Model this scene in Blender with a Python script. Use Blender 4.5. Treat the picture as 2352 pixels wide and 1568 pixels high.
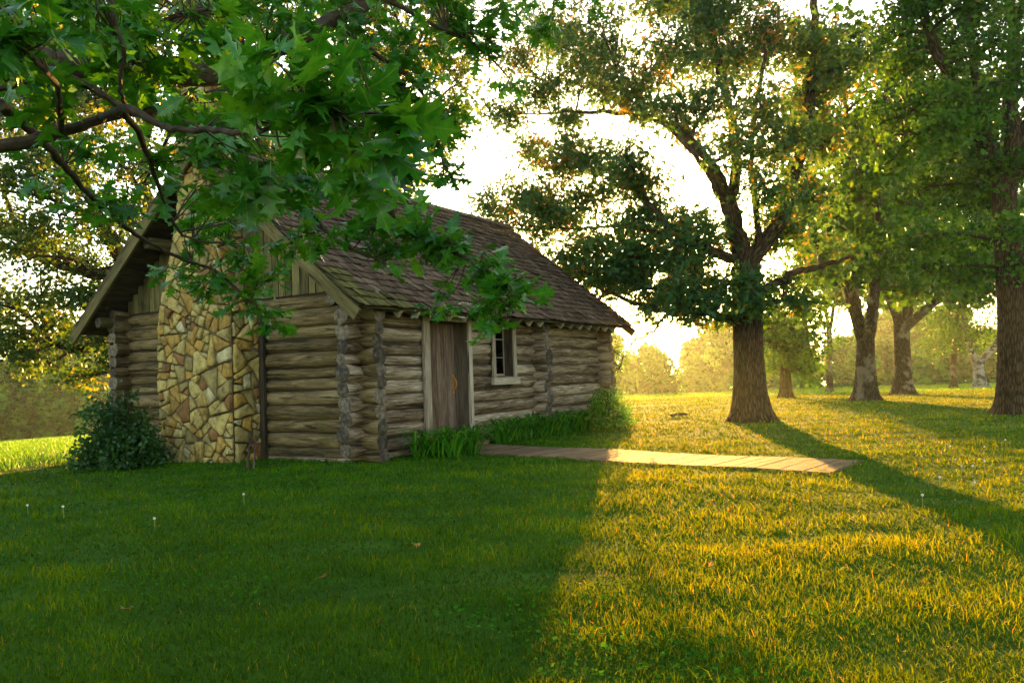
import bpy, math, random
import numpy as np
from mathutils import Vector, Matrix
random.seed(7); rng = np.random.default_rng(7)
S = bpy.context.scene; COL = S.collection
for o in list(bpy.data.objects): bpy.data.objects.remove(o)

# ------------------------------------------------------------------ camera
F, CX, CY = 1829.0, 1176.0, 784.0            # focal length in units of a 2352 px wide frame
PITCH, ROLL, YAW = 0.0428, 0.0344, 0.5486
CAM = np.array([-8.78, -7.98, 1.177])
FW = np.array([math.cos(YAW)*math.cos(PITCH), math.sin(YAW)*math.cos(PITCH), math.sin(PITCH)])
R0 = np.array([math.sin(YAW), -math.cos(YAW), 0.0]); U0 = np.cross(R0, FW)
RT = R0*math.cos(ROLL) - U0*math.sin(ROLL); UP = U0*math.cos(ROLL) + R0*math.sin(ROLL)
cd = bpy.data.cameras.new('camera'); cam = bpy.data.objects.new('camera', cd); COL.objects.link(cam)
cd.sensor_width = 36; cd.lens = F/2352*36; cd.clip_end = 5000; cd.clip_start = 0.05
cam.matrix_world = Matrix(((RT[0], UP[0], -FW[0], CAM[0]), (RT[1], UP[1], -FW[1], CAM[1]),
                           (RT[2], UP[2], -FW[2], CAM[2]), (0, 0, 0, 1)))
S.camera = cam
def ray(px, py): return FW + (px-CX)/F*RT + (CY-py)/F*UP
def P(px, py, Z): return CAM + ray(px, py)*Z
def on_y(px, py, y): d = ray(px, py); return CAM + d*((y-CAM[1])/d[1])
def on_x(px, py, x): d = ray(px, py); return CAM + d*((x-CAM[0])/d[0])

# ------------------------------------------------------------------ light
SUND = ray(1508, 632); SUND = SUND/np.linalg.norm(SUND)
SUN_EL = math.asin(SUND[2]); SUN_AZ = math.atan2(SUND[0], SUND[1])      # azimuth clockwise from +Y
w = bpy.data.worlds.new('World'); S.world = w; w.use_nodes = True
nt = w.node_tree; bg = nt.nodes['Background']
sky = nt.nodes.new('ShaderNodeTexSky'); sky.sky_type = 'NISHITA'; sky.sun_disc = False
sky.sun_elevation = SUN_EL; sky.sun_rotation = SUN_AZ
sky.air_density = 0.9; sky.dust_density = 1.2; sky.ozone_density = 0.35; sky.altitude = 200
nt.links.new(sky.outputs[0], bg.inputs[0]); bg.inputs[1].default_value = 0.145
sl = bpy.data.lights.new('sun_light', 'SUN'); sl.energy = 5.0; sl.angle = math.radians(0.5); sl.color = (1.0, 0.52, 0.11)
so = bpy.data.objects.new('sun_light', sl); COL.objects.link(so)
az_ = math.atan2(SUND[1], SUND[0])+math.radians(2.0); el_ = SUN_EL+math.radians(.15); SUNL = np.array([math.cos(az_)*math.cos(el_), math.sin(az_)*math.cos(el_), math.sin(el_)])
so.rotation_euler = Vector(SUNL).to_track_quat('Z', 'Y').to_euler()
vs = S.view_settings; vs.view_transform = 'Standard'; vs.look = 'None'; vs.gamma = 1; vs.exposure = 2.5
S.render.engine = 'CYCLES'
cy = S.cycles; cy.use_denoising = True; cy.max_bounces = 6; cy.diffuse_bounces = 3; cy.glossy_bounces = 2
cy.transmission_bounces = 4; cy.transparent_max_bounces = 6; cy.volume_bounces = 0
cy.sample_clamp_indirect = 4; cy.use_adaptive_sampling = True; cy.adaptive_threshold = 0.01

# ------------------------------------------------------------------ mesh helper
class Geo:
    def __init__(s): s.V = []; s.n = 0; s.q = []; s.t = []; s.uv = []; s.rnd = []; s.mq = []; s.mt = []
    def add(s, V, Fc, uv=None, rnd=None, mat=0):
        V = np.asarray(V, float).reshape(-1, 3); k = len(V)
        s.V.append(V); s.uv.append(np.zeros((k, 2)) if uv is None else np.asarray(uv, float).reshape(-1, 2))
        if rnd is None: rnd = 0.5
        s.rnd.append(np.broadcast_to(np.asarray(rnd, float), (k,)).copy())
        Fs = [Fc] if isinstance(Fc, np.ndarray) else [np.array([f for f in Fc if len(f) == m], int) for m in (3, 4)]
        for a in Fs:
            if a.size == 0: continue
            if a.shape[1] == 3: s.t.append(a+s.n); s.mt.append(np.full(len(a), mat))
            else: s.q.append(a+s.n); s.mq.append(np.full(len(a), mat))
        s.n += k; return s
    def box(s, lo, hi, rnd=None, mat=0, M=None, uvs=1.0):
        lo = np.array(lo, float); hi = np.array(hi, float)
        c = np.array([[i, j, k] for k in (0, 1) for j in (0, 1) for i in (0, 1)])
        fs = [([0, 2, 3, 1], 2), ([4, 5, 7, 6], 2), ([0, 1, 5, 4], 1), ([2, 6, 7, 3], 1), ([0, 4, 6, 2], 0), ([1, 3, 7, 5], 0)]
        V = lo+(hi-lo)*c; L = int(np.argmax(hi-lo)); off = random.random()*20
        VV = []; UV = []; FF = []
        for f, ax in fs:
            o = [a for a in (0, 1, 2) if a != ax]
            if L in o: a, b = L, [x for x in o if x != L][0]
            else: a, b = o
            for i in f: VV.append(V[i]); UV.append((V[i][a]*uvs+off, V[i][b]*uvs+off))
            n = len(VV); FF.append([n-4, n-3, n-2, n-1])
        VV = np.array(VV)
        if M is not None: VV = M(VV)
        return s.add(VV, np.array(FF), UV, random.random() if rnd is None else rnd, mat)
    def build(s, name, mats, parent=None, smooth=False):
        me = bpy.data.meshes.new(name)
        V = np.concatenate(s.V); uv = np.concatenate(s.uv); rnd = np.concatenate(s.rnd)
        q = np.concatenate(s.q) if s.q else np.zeros((0, 4), int); t = np.concatenate(s.t) if s.t else np.zeros((0, 3), int)
        loops = np.concatenate([q.ravel(), t.ravel()]).astype(np.int32)
        st = np.concatenate([np.arange(len(q))*4, len(q)*4+np.arange(len(t))*3]).astype(np.int32)
        me.vertices.add(len(V)); me.vertices.foreach_set('co', V.astype(np.float32).ravel())
        me.loops.add(len(loops)); me.loops.foreach_set('vertex_index', loops)
        me.polygons.add(len(st)); me.polygons.foreach_set('loop_start', st)
        me.update(calc_edges=True)
        u = me.uv_layers.new(name='UVMap'); u.data.foreach_set('uv', uv[loops].astype(np.float32).ravel())
        a = me.attributes.new('rnd', 'FLOAT', 'POINT'); a.data.foreach_set('value', rnd.astype(np.float32))
        if not isinstance(mats, (list, tuple)): mats = [mats]
        for m in mats: me.materials.append(m)
        mi = np.concatenate(s.mq+s.mt).astype(np.int32)
        me.polygons.foreach_set('material_index', mi)
        if smooth: me.polygons.foreach_set('use_smooth', np.ones(len(st), bool))
        o = bpy.data.objects.new(name, me); COL.objects.link(o)
        if parent is not None: o.parent = parent
        return o
def tag(o, label=None, cat=None, group=None, kind=None):
    if label: o['label'] = label
    if cat: o['category'] = cat
    if group: o['group'] = group
    if kind: o['kind'] = kind
    return o
def thing(name, label, cat, loc=(0, 0, 0), group=None):
    o = bpy.data.objects.new(name, None); COL.objects.link(o); o.location = loc; o.empty_display_size = 0.1
    return tag(o, label, cat, group)
def rebase(root):
    """things built in world coordinates: keep the empty at its base, children offset back"""
    for c in root.children: c.location = tuple(-np.array(root.location))

# ------------------------------------------------------------------ materials
def mat(name):
    m = bpy.data.materials.new(name); m.use_nodes = True
    return m, m.node_tree, m.node_tree.nodes, m.node_tree.links, m.node_tree.nodes['Principled BSDF']
def ramp(nd, stops, interp='LINEAR'):
    r = nd.new('ShaderNodeValToRGB'); r.color_ramp.interpolation = interp
    e = r.color_ramp.elements
    while len(e) < len(stops): e.new(0.5)
    for i, (p, c) in enumerate(stops): e[i].position = p; e[i].color = (*c, 1)
    return r
def noise(nd, lk, vec, scale, detail=4, rough=0.6, mapscale=None, dist=0):
    if mapscale is not None:
        mp = nd.new('ShaderNodeMapping'); mp.inputs['Scale'].default_value = mapscale
        lk.new(vec, mp.inputs[0]); vec = mp.outputs[0]
    n = nd.new('ShaderNodeTexNoise'); n.inputs['Scale'].default_value = scale; n.inputs['Detail'].default_value = detail
    n.inputs['Roughness'].default_value = rough; n.inputs['Distortion'].default_value = dist
    lk.new(vec, n.inputs['Vector']); return n
def attr(nd, n='rnd'):
    a = nd.new('ShaderNodeAttribute'); a.attribute_name = n; return a
def math_(nd, lk, op, a, b):
    m = nd.new('ShaderNodeMath'); m.operation = op
    for i, v in enumerate((a, b)):
        if isinstance(v, (int, float)): m.inputs[i].default_value = v
        else: lk.new(v, m.inputs[i])
    return m.outputs[0]
def mixc(nd, lk, fac, a, b, bt='MIX'):
    m = nd.new('ShaderNodeMix'); m.data_type = 'RGBA'; m.blend_type = bt
    for i, v in ((0, fac), (6, a), (7, b)):
        if isinstance(v, (int, float)): m.inputs[i].default_value = v
        elif isinstance(v, tuple): m.inputs[i].default_value = (*v, 1)
        else: lk.new(v, m.inputs[i])
    return m.outputs[2]
def bump(nd, lk, b, h, strength, dist):
    bp = nd.new('ShaderNodeBump'); bp.inputs['Strength'].default_value = strength; bp.inputs['Distance'].default_value = dist
    lk.new(h, bp.inputs['Height']); lk.new(bp.outputs[0], b.inputs['Normal'])

def wood(name, cols, grain=38, rough=0.85, streak=0.5, moss=None, bstr=0.6):
    m, t, nd, lk, b = mat(name)
    uv = nd.new('ShaderNodeUVMap').outputs[0]; a = attr(nd)
    off = nd.new('ShaderNodeCombineXYZ'); lk.new(math_(nd, lk, 'MULTIPLY', a.outputs['Fac'], 37.0), off.inputs[2])
    va = nd.new('ShaderNodeVectorMath'); va.operation = 'ADD'; lk.new(uv, va.inputs[0]); lk.new(off.outputs[0], va.inputs[1])
    v = va.outputs[0]
    g = noise(nd, lk, v, 1.0, 6, 0.7, (3.2, grain*1.35, 1), 0.35)
    g2 = noise(nd, lk, v, 1.0, 5, 0.6, (1.3, 7, 1), 0.8)
    crack = noise(nd, lk, v, 1.0, 3, 0.5, (1.0, grain*0.7, 1), 0.6)
    r = ramp(nd, [(0.36, cols[0]), (0.46, cols[1]), (0.55, cols[2]), (0.68, cols[3])])
    s = math_(nd, lk, 'ADD', math_(nd, lk, 'MULTIPLY', g.outputs[0], streak), math_(nd, lk, 'MULTIPLY', g2.outputs[0], 1-streak))
    s = math_(nd, lk, 'ADD', s, math_(nd, lk, 'MULTIPLY', math_(nd, lk, 'SUBTRACT', a.outputs['Fac'], 0.5), 0.13))
    lk.new(s, r.inputs[0]); c = r.outputs[0]
    cr = ramp(nd, [(0.34, (1, 1, 1)), (0.37, (0, 0, 0))]); lk.new(crack.outputs[0], cr.inputs[0])
    c = mixc(nd, lk, math_(nd, lk, 'MULTIPLY', cr.outputs[0], 0.8), c, tuple(x*0.25 for x in cols[0]))
    if moss:
        geo = nd.new('ShaderNodeNewGeometry'); mn = noise(nd, lk, geo.outputs['Position'], 2.2, 6, 0.7)
        mr = ramp(nd, [(moss[1], (0, 0, 0)), (moss[1]+0.14, (1, 1, 1))]); lk.new(mn.outputs[0], mr.inputs[0])
        c = mixc(nd, lk, mr.outputs[0], c, moss[0])
    lk.new(c, b.inputs['Base Color']); b.inputs['Roughness'].default_value = rough; b.inputs['Specular IOR Level'].default_value = 0.25
    h = math_(nd, lk, 'SUBTRACT', g.outputs[0], math_(nd, lk, 'MULTIPLY', cr.outputs[0], 0.9))
    bump(nd, lk, b, h, bstr, 0.012)
    return m
M_LOG = wood('weathered_log', [(0.045, 0.027, 0.014), (0.16, 0.105, 0.06), (0.32, 0.235, 0.15), (0.58, 0.47, 0.33)], grain=26, streak=.6, bstr=1.0)
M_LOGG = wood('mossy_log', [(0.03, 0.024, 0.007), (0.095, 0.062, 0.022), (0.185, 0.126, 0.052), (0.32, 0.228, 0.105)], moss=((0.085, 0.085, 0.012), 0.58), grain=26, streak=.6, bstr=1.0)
M_DARKW = wood('dark_wood', [(0.02, 0.014, 0.008), (0.045, 0.03, 0.016), (0.08, 0.055, 0.03), (0.12, 0.085, 0.045)], grain=25)
M_BOARD = wood('gable_board', [(0.04, 0.032, 0.012), (0.10, 0.08, 0.03), (0.16, 0.13, 0.045), (0.24, 0.2, 0.075)], grain=30)
M_DOOR = wood('door_wood', [(0.06, 0.034, 0.02), (0.13, 0.078, 0.048), (0.20, 0.13, 0.085), (0.33, 0.24, 0.17)], grain=45)
M_JAMB = wood('dark_jamb', [(0.03, 0.02, 0.012), (0.07, 0.048, 0.03), (0.11, 0.078, 0.05), (0.17, 0.125, 0.085)], grain=30)
M_TRIM = wood('grey_trim', [(0.15, 0.105, 0.065), (0.29, 0.22, 0.15), (0.38, 0.31, 0.22), (0.50, 0.42, 0.31)], grain=30)
M_RAKE = wood('rake_board', [(0.025, 0.018, 0.006), (0.07, 0.052, 0.016), (0.115, 0.088, 0.028), (0.18, 0.14, 0.05)], grain=18)
M_SHINGLE = wood('shingle', [(0.035, 0.020, 0.012), (0.085, 0.05, 0.03), (0.14, 0.086, 0.054), (0.26, 0.18, 0.125)], grain=60, streak=0.45, bstr=0.5)
M_WALK = wood('walk_board', [(0.07, 0.038, 0.016), (0.14, 0.078, 0.036), (0.20, 0.115, 0.054), (0.28, 0.17, 0.085)], grain=20)
M_HANDLE = wood('handle_wood', [(0.20, 0.07, 0.015), (0.38, 0.15, 0.03), (0.50, 0.22, 0.05), (0.6, 0.3, 0.08)], grain=20, rough=0.5)
M_STICK = wood('stick_bark', [(0.03, 0.018, 0.01), (0.07, 0.04, 0.022), (0.11, 0.065, 0.035), (0.16, 0.1, 0.055)], grain=12)

def logend():
    m, t, nd, lk, b = mat('log_end'); uv = nd.new('ShaderNodeUVMap').outputs[0]; a = attr(nd)
    ln = nd.new('ShaderNodeVectorMath'); ln.operation = 'LENGTH'; lk.new(uv, ln.inputs[0])
    geo = nd.new('ShaderNodeNewGeometry')
    n = noise(nd, lk, geo.outputs['Position'], 14, 5, 0.65)
    rr = math_(nd, lk, 'SINE', math_(nd, lk, 'ADD', math_(nd, lk, 'MULTIPLY', ln.outputs['Value'], 620), math_(nd, lk, 'MULTIPLY', n.outputs[0], 9)), 0)
    s = math_(nd, lk, 'ADD', math_(nd, lk, 'MULTIPLY', rr, 0.09), n.outputs[0])
    s = math_(nd, lk, 'ADD', s, math_(nd, lk, 'MULTIPLY', math_(nd, lk, 'SUBTRACT', a.outputs['Fac'], 0.5), 0.25))
    r = ramp(nd, [(0.3, (0.018, 0.012, 0.006)), (0.5, (0.075, 0.053, 0.031)), (0.72, (0.24, 0.185, 0.125))])
    lk.new(s, r.inputs[0]); lk.new(r.outputs[0], b.inputs['Base Color']); b.inputs['Roughness'].default_value = 0.9
    bump(nd, lk, b, s, 0.5, 0.01); return m
M_END = logend()

def stone():
    m, t, nd, lk, b = mat('fieldstone'); a = attr(nd); geo = nd.new('ShaderNodeNewGeometry')
    n = noise(nd, lk, geo.outputs['Position'], 9, 8, 0.7); n2 = noise(nd, lk, geo.outputs['Position'], 2.5, 4, 0.6)
    r = ramp(nd, [(0.0, (0.26, 0.12, 0.028)), (0.07, (0.42, 0.245, 0.045)), (0.32, (0.46, 0.31, 0.075)), (0.48, (0.30, 0.22, 0.07)),
                  (0.62, (0.52, 0.38, 0.12)), (0.8, (0.42, 0.31, 0.10)), (0.96, (0.56, 0.46, 0.25))], 'CONSTANT'); lk.new(a.outputs['Fac'], r.inputs[0])
    dr = ramp(nd, [(0.34, (0.30, 0.26, 0.2)), (0.52, (0.95, 0.95, 0.95)), (0.75, (1.25, 1.2, 1.1))]); lk.new(n.outputs[0], dr.inputs[0])
    c = mixc(nd, lk, 0.85, r.outputs[0], dr.outputs[0], 'MULTIPLY')
    dr2 = ramp(nd, [(0.35, (0.62, 0.6, 0.5)), (0.6, (1.05, 1.05, 1.0))]); lk.new(n2.outputs[0], dr2.inputs[0])
    c = mixc(nd, lk, 1.0, c, dr2.outputs[0], 'MULTIPLY')
    lk.new(c, b.inputs['Base Color']); b.inputs['Roughness'].default_value = 0.85
    bump(nd, lk, b, n.outputs[0], 0.9, 0.025); return m
M_STONE = stone()
def simple(name, stops, scale, rough=0.9, bs=0.5, bd=0.02, mapscale=None, spec=0.3):
    m, t, nd, lk, b = mat(name); geo = nd.new('ShaderNodeNewGeometry')
    n = noise(nd, lk, geo.outputs['Position'], scale, 7, 0.65, mapscale)
    r = ramp(nd, stops); lk.new(n.outputs[0], r.inputs[0]); lk.new(r.outputs[0], b.inputs['Base Color'])
    b.inputs['Roughness'].default_value = rough; b.inputs['Specular IOR Level'].default_value = spec
    if bs: bump(nd, lk, b, n.outputs[0], bs, bd)
    return m
M_MORTAR = simple('mortar', [(0.3, (0.05, 0.038, 0.018)), (0.7, (0.16, 0.12, 0.06))], 12)
def bark(name, c0, c1, c2, sc=1.0, moss=None):
    m, t, nd, lk, b = mat(name); uv = nd.new('ShaderNodeUVMap').outputs[0]
    n = noise(nd, lk, uv, 1.0, 6, 0.7, (3*sc, 16*sc, 1), 1.0)
    v = nd.new('ShaderNodeTexVoronoi'); v.feature = 'DISTANCE_TO_EDGE'; v.inputs['Scale'].default_value = 1.0
    mp = nd.new('ShaderNodeMapping'); mp.inputs['Scale'].default_value = (4*sc, 22*sc, 1); lk.new(uv, mp.inputs[0])
    ad = nd.new('ShaderNodeVectorMath'); ad.operation = 'ADD'; lk.new(mp.outputs[0], ad.inputs[0]); lk.new(n.outputs['Color'], ad.inputs[1])
    lk.new(ad.outputs[0], v.inputs['Vector'])
    h = math_(nd, lk, 'ADD', math_(nd, lk, 'MINIMUM', math_(nd, lk, 'MULTIPLY', v.outputs['Distance'], 2.0), 0.5), math_(nd, lk, 'MULTIPLY', n.outputs[0], 0.6))
    r = ramp(nd, [(0.22, c0), (0.5, c1), (0.85, c2)]); lk.new(h, r.inputs[0]); c = r.outputs[0]
    geo = nd.new('ShaderNodeNewGeometry'); pn = noise(nd, lk, geo.outputs['Position'], 1.6, 4, 0.6)
    if moss:
        mr = ramp(nd, [(0.52, (0, 0, 0)), (0.6, (1, 1, 1))]); lk.new(pn.outputs[0], mr.inputs[0])
        c = mixc(nd, lk, mr.outputs[0], c, moss)
    lk.new(c, b.inputs['Base Color']); b.inputs['Roughness'].default_value = 0.95; b.inputs['Specular IOR Level'].default_value = 0.15
    bump(nd, lk, b, h, 1.0, 0.03); return m
M_BARK = bark('oak_bark', (0.012, 0.007, 0.003), (0.045, 0.027, 0.012), (0.10, 0.062, 0.03))
M_BARK2 = bark('patchy_bark', (0.014, 0.009, 0.004), (0.05, 0.032, 0.017), (0.10, 0.07, 0.04), moss=(0.17, 0.14, 0.10))
M_TWIG = simple('twig_bark', [(0.3, (0.018, 0.011, 0.006)), (0.7, (0.085, 0.055, 0.03))], 30, bs=0.3)
def birch():
    m, t, nd, lk, b = mat('birch_bark'); geo = nd.new('ShaderNodeNewGeometry')
    n = noise(nd, lk, geo.outputs['Position'], 1.0, 4, 0.6, (2.2, 2.2, 4.5))
    r = ramp(nd, [(0.46, (0.04, 0.03, 0.022)), (0.50, (0.22, 0.185, 0.14)), (0.8, (0.42, 0.37, 0.3))]); lk.new(n.outputs[0], r.inputs[0])
    lk.new(r.outputs[0], b.inputs['Base Color']); b.inputs['Roughness'].default_value = 0.8; return m
M_BIRCH = birch()

def leafmat(name, cols, trans=0.5, rough=0.45, vein=False, spec=0.3, tcol=None):
    m, t, nd, lk, b = mat(name); a = attr(nd)
    r = ramp(nd, cols); lk.new(a.outputs['Fac'], r.inputs[0]); c = r.outputs[0]
    if vein:
        uv = nd.new('ShaderNodeUVMap').outputs[0]; sp = nd.new('ShaderNodeSeparateXYZ'); lk.new(uv, sp.inputs[0])
        av = math_(nd, lk, 'ABSOLUTE', sp.outputs[1], 0)
        mid = math_(nd, lk, 'LESS_THAN', av, 0.012)
        k = math_(nd, lk, 'SUBTRACT', math_(nd, lk, 'MULTIPLY', sp.outputs[0], 6.0), math_(nd, lk, 'MULTIPLY', av, 7.0))
        fr = math_(nd, lk, 'FRACT', k, 0); side = math_(nd, lk, 'LESS_THAN', fr, 0.07)
        vv = math_(nd, lk, 'MAXIMUM', mid, math_(nd, lk, 'MULTIPLY', side, 0.6))
        c = mixc(nd, lk, math_(nd, lk, 'MULTIPLY', vv, 0.55), c, (0.12, 0.22, 0.04))
    geo = nd.new('ShaderNodeNewGeometry'); pn = noise(nd, lk, geo.outputs['Position'], 1.3, 2, 0.5)
    pr = ramp(nd, [(0.3, (0.72, 0.8, 0.75)), (0.7, (1.25, 1.15, 1.0))]); lk.new(pn.outputs[0], pr.inputs[0])
    if vein:
        mn = noise(nd, lk, geo.outputs['Position'], 28, 5, 0.7); mr = ramp(nd, [(0.32, (.55, .6, .5)), (0.5, (1, 1, 1)), (0.70, (1.5, 1.3, 1.2))]); lk.new(mn.outputs[0], mr.inputs[0])
        c = mixc(nd, lk, 1.0, c, mr.outputs[0], 'MULTIPLY')
    c = mixc(nd, lk, 1.0, c, pr.outputs[0], 'MULTIPLY')
    lk.new(c, b.inputs['Base Color']); b.inputs['Roughness'].default_value = rough; b.inputs['Specular IOR Level'].default_value = spec
    tr = nd.new('ShaderNodeBsdfTranslucent')
    tc = mixc(nd, lk, 1.0, c, tcol or (1.9, 1.5, 0.55), 'MULTIPLY'); lk.new(tc, tr.inputs[0])
    mx = nd.new('ShaderNodeMixShader'); mx.inputs[0].default_value = trans
    lk.new(b.outputs[0], mx.inputs[1]); lk.new(tr.outputs[0], mx.inputs[2]); lk.new(mx.outputs[0], nd['Material Output'].inputs[0])
    return m
M_OAKN = leafmat('near_oak_leaf', [(0, (0.014, 0.095, 0.008)), (0.4, (0.032, 0.17, 0.012)), (0.93, (0.085, 0.25, 0.016)), (0.97, (0.25, 0.22, 0.02)), (1, (0.40, 0.20, 0.03))], 0.42, 0.33, True, 0.45)
M_OAK = leafmat('oak_leaf', [(0, (0.03, 0.085, 0.022)), (0.5, (0.05, 0.125, 0.034)), (0.86, (0.08, 0.16, 0.025)), (0.93, (0.15, 0.125, 0.015)), (1, (0.24, 0.15, 0.012))], 0.5)  # golden last stops paint sunlit, backlit clumps into the leaf colour
M_MAPLE = leafmat('maple_leaf', [(0, (0.012, 0.055, 0.005)), (0.5, (0.04, 0.125, 0.008)), (1, (0.10, 0.20, 0.012))], 0.45, 0.5, spec=.2, tcol=(1.9, 1.5, .35))
M_POPLAR = leafmat('poplar_leaf', [(0, (0.025, 0.07, 0.02)), (0.6, (0.045, 0.10, 0.02)), (0.9, (0.10, 0.16, 0.012)), (1, (0.18, 0.18, 0.012))], 0.55)  # yellow end of the ramp paints backlight into the leaves
M_FAR = leafmat('far_leaf', [(0, (0.006, 0.032, 0.006)), (1, (0.06, 0.19, 0.025))], 0.15, 0.9, spec=.1, tcol=(.9, 1.5, .5))  # wide ramp puts the light and dark of the crowns into the colour
oi = M_FAR.node_tree.nodes.new('ShaderNodeObjectInfo'); fr_ = ramp(M_FAR.node_tree.nodes, [(0, (.55, .7, .6)), (.5, (1, 1, 1)), (1, (1.5, 1.35, .9))]); M_FAR.node_tree.links.new(oi.outputs['Random'], fr_.inputs[0])
pb_ = M_FAR.node_tree.nodes['Principled BSDF']; src_ = pb_.inputs['Base Color'].links[0].from_socket; M_FAR.node_tree.links.new(mixc(M_FAR.node_tree.nodes, M_FAR.node_tree.links, 1.0, src_, fr_.outputs[0], 'MULTIPLY'), pb_.inputs['Base Color'])
M_BUSH = leafmat('bush_leaf', [(0, (0.012, 0.05, 0.01)), (1, (0.035, 0.10, 0.015))], 0.35, 0.4)
M_LILY = leafmat('lily_leaf', [(0, (0.014, 0.09, 0.005)), (0.5, (0.04, 0.19, 0.008)), (1, (0.13, 0.32, 0.02))], 0.4, 0.4)
M_GRASS = leafmat('grass_blade', [(0, (0.008, 0.07, 0.001)), (0.5, (0.021, 0.16, 0.002)), (0.94, (0.05, 0.25, 0.004)), (1, (0.08, 0.20, 0.02))], 0.6, 0.6, spec=0.12, tcol=(6.0, 1.0, 0.06))
M_WEED = leafmat('weed_leaf', [(0, (0.02, 0.10, 0.008)), (1, (0.06, 0.22, 0.015))], 0.4, 1.0, spec=0.0, tcol=(1.8, 1.2, .3))
M_CROP = leafmat('crop_blade', [(0, (0.06, 0.17, 0.006)), (1, (0.12, 0.25, 0.01))], 0.5, 0.5, tcol=(1.9, 1.5, 0.4))
M_SEED = simple('seed_fluff', [(0.3, (0.55, 0.52, 0.42)), (0.7, (0.8, 0.76, 0.66))], 60, bs=0)
M_STALK = simple('stalk', [(0.3, (0.25, 0.22, 0.06)), (0.7, (0.35, 0.3, 0.1))], 20, bs=0)
def glass():
    m, t, nd, lk, b = mat('window_glass')
    tr = nd.new('ShaderNodeBsdfTransparent'); tr.inputs[0].default_value = (0.55, 0.55, 0.5, 1)
    gl = nd.new('ShaderNodeBsdfGlossy'); gl.inputs['Roughness'].default_value = 0.02; fr = nd.new('ShaderNodeFresnel'); fr.inputs[0].default_value = 1.5
    mx = nd.new('ShaderNodeMixShader'); lk.new(fr.outputs[0], mx.inputs[0]); lk.new(tr.outputs[0], mx.inputs[1]); lk.new(gl.outputs[0], mx.inputs[2])
    lk.new(mx.outputs[0], nd['Material Output'].inputs[0]); return m
M_GLASS = glass()

# ------------------------------------------------------------------ terrain
H0 = FW[:2]/np.linalg.norm(FW[:2]); HR = np.array([H0[1], -H0[0]])
def camco(x, y):
    dx = np.asarray(x)-CAM[0]; dy = np.asarray(y)-CAM[1]
    return dx*HR[0]+dy*HR[1], dx*H0[0]+dy*H0[1]         # right, forward
def world(X, Z): return CAM[0]+X*HR[0]+Z*H0[0], CAM[1]+X*HR[1]+Z*H0[1]
def terr(x, y):
    X, Z = camco(x, y); d = np.hypot(X, Z); az = np.degrees(np.arctan2(X, Z))
    s = np.interp(az, [-90, -40, -15, 6, 40, 90], [0.03, 0.048, 0.042, 0.024, 0.020, 0.01])
    d0 = np.interp(az, [-90, -40, -15, 6, 40], [15, 15, 20, 29, 30])
    t = (d-d0)/3.0; z = -s*3.0*np.where(t > 30, t, np.log1p(np.exp(np.minimum(t, 30))))
    z = z + 0.018*np.sin(x*1.3+y*0.7)*np.sin(y*1.1-x*0.4) + 0.02*np.sin(x*0.31+1)*np.sin(y*0.27)
    return z
def G(px, py):
    d = ray(px, py); t = 10.0
    for _ in range(60):
        p = CAM+d*t; z = float(terr(p[0], p[1])); t2 = (z-CAM[2])/d[2] if d[2] < -1e-4 else 60
        t = 0.5*t+0.5*min(max(t2, 1), 150)
    p = CAM+d*t; p[2] = float(terr(p[0], p[1])); return p
def foot(px, py, Z):
    p = P(px, py, Z); p[2] = float(terr(p[0], p[1])); return p
def field_start(az): return np.interp(az, [-60, -33, -28, 4, 35], [14, 14.8, 16.2, 46, 47])

def ground():
    ang = np.linspace(0, 2*np.pi, 181)[:-1]; rad = np.concatenate([[0.0], np.geomspace(0.8, 380, 90)])
    A, Rr = np.meshgrid(ang, rad); X = Rr*np.sin(A); Z = Rr*np.cos(A); x, y = world(X, Z)
    V = np.stack([x, y, terr(x, y)], -1).reshape(-1, 3); n = 180; k = len(rad)
    i, j = np.meshgrid(np.arange(k-1), np.arange(n), indexing='ij')
    q = np.stack([i*n+j, i*n+(j+1) % n, (i+1)*n+(j+1) % n, (i+1)*n+j], -1).reshape(-1, 4)
    m, t, nd, lk, b = mat('lawn_soil'); geo = nd.new('ShaderNodeNewGeometry')
    a = noise(nd, lk, geo.outputs['Position'], 1.2, 8, 0.7); r = ramp(nd, [(0.3, (0.022, 0.06, 0.004)), (0.55, (0.045, 0.10, 0.006)), (0.75, (0.08, 0.12, 0.01))])
    lk.new(a.outputs[0], r.inputs[0]); lk.new(r.outputs[0], b.inputs['Base Color']); b.inputs['Roughness'].default_value = 1; b.inputs['Specular IOR Level'].default_value = 0.05
    bump(nd, lk, b, a.outputs[0], 0.6, 0.05)
    g = Geo(); g.add(V, q); o = g.build('ground', m, smooth=True); tag(o, kind='structure')
ground()

CHP = {}   # cabin dims
L1, L2, W, OX, OY, ZE, ZR, LE = 5.03, 8.09, 5.59, 0.70, 0.66, 2.21, 5.07, 0.34

def inside_cabin(x, y, m=0.12): return (x > -m) & (x < L2+m) & (y > -m) & (y < W+m)
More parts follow.
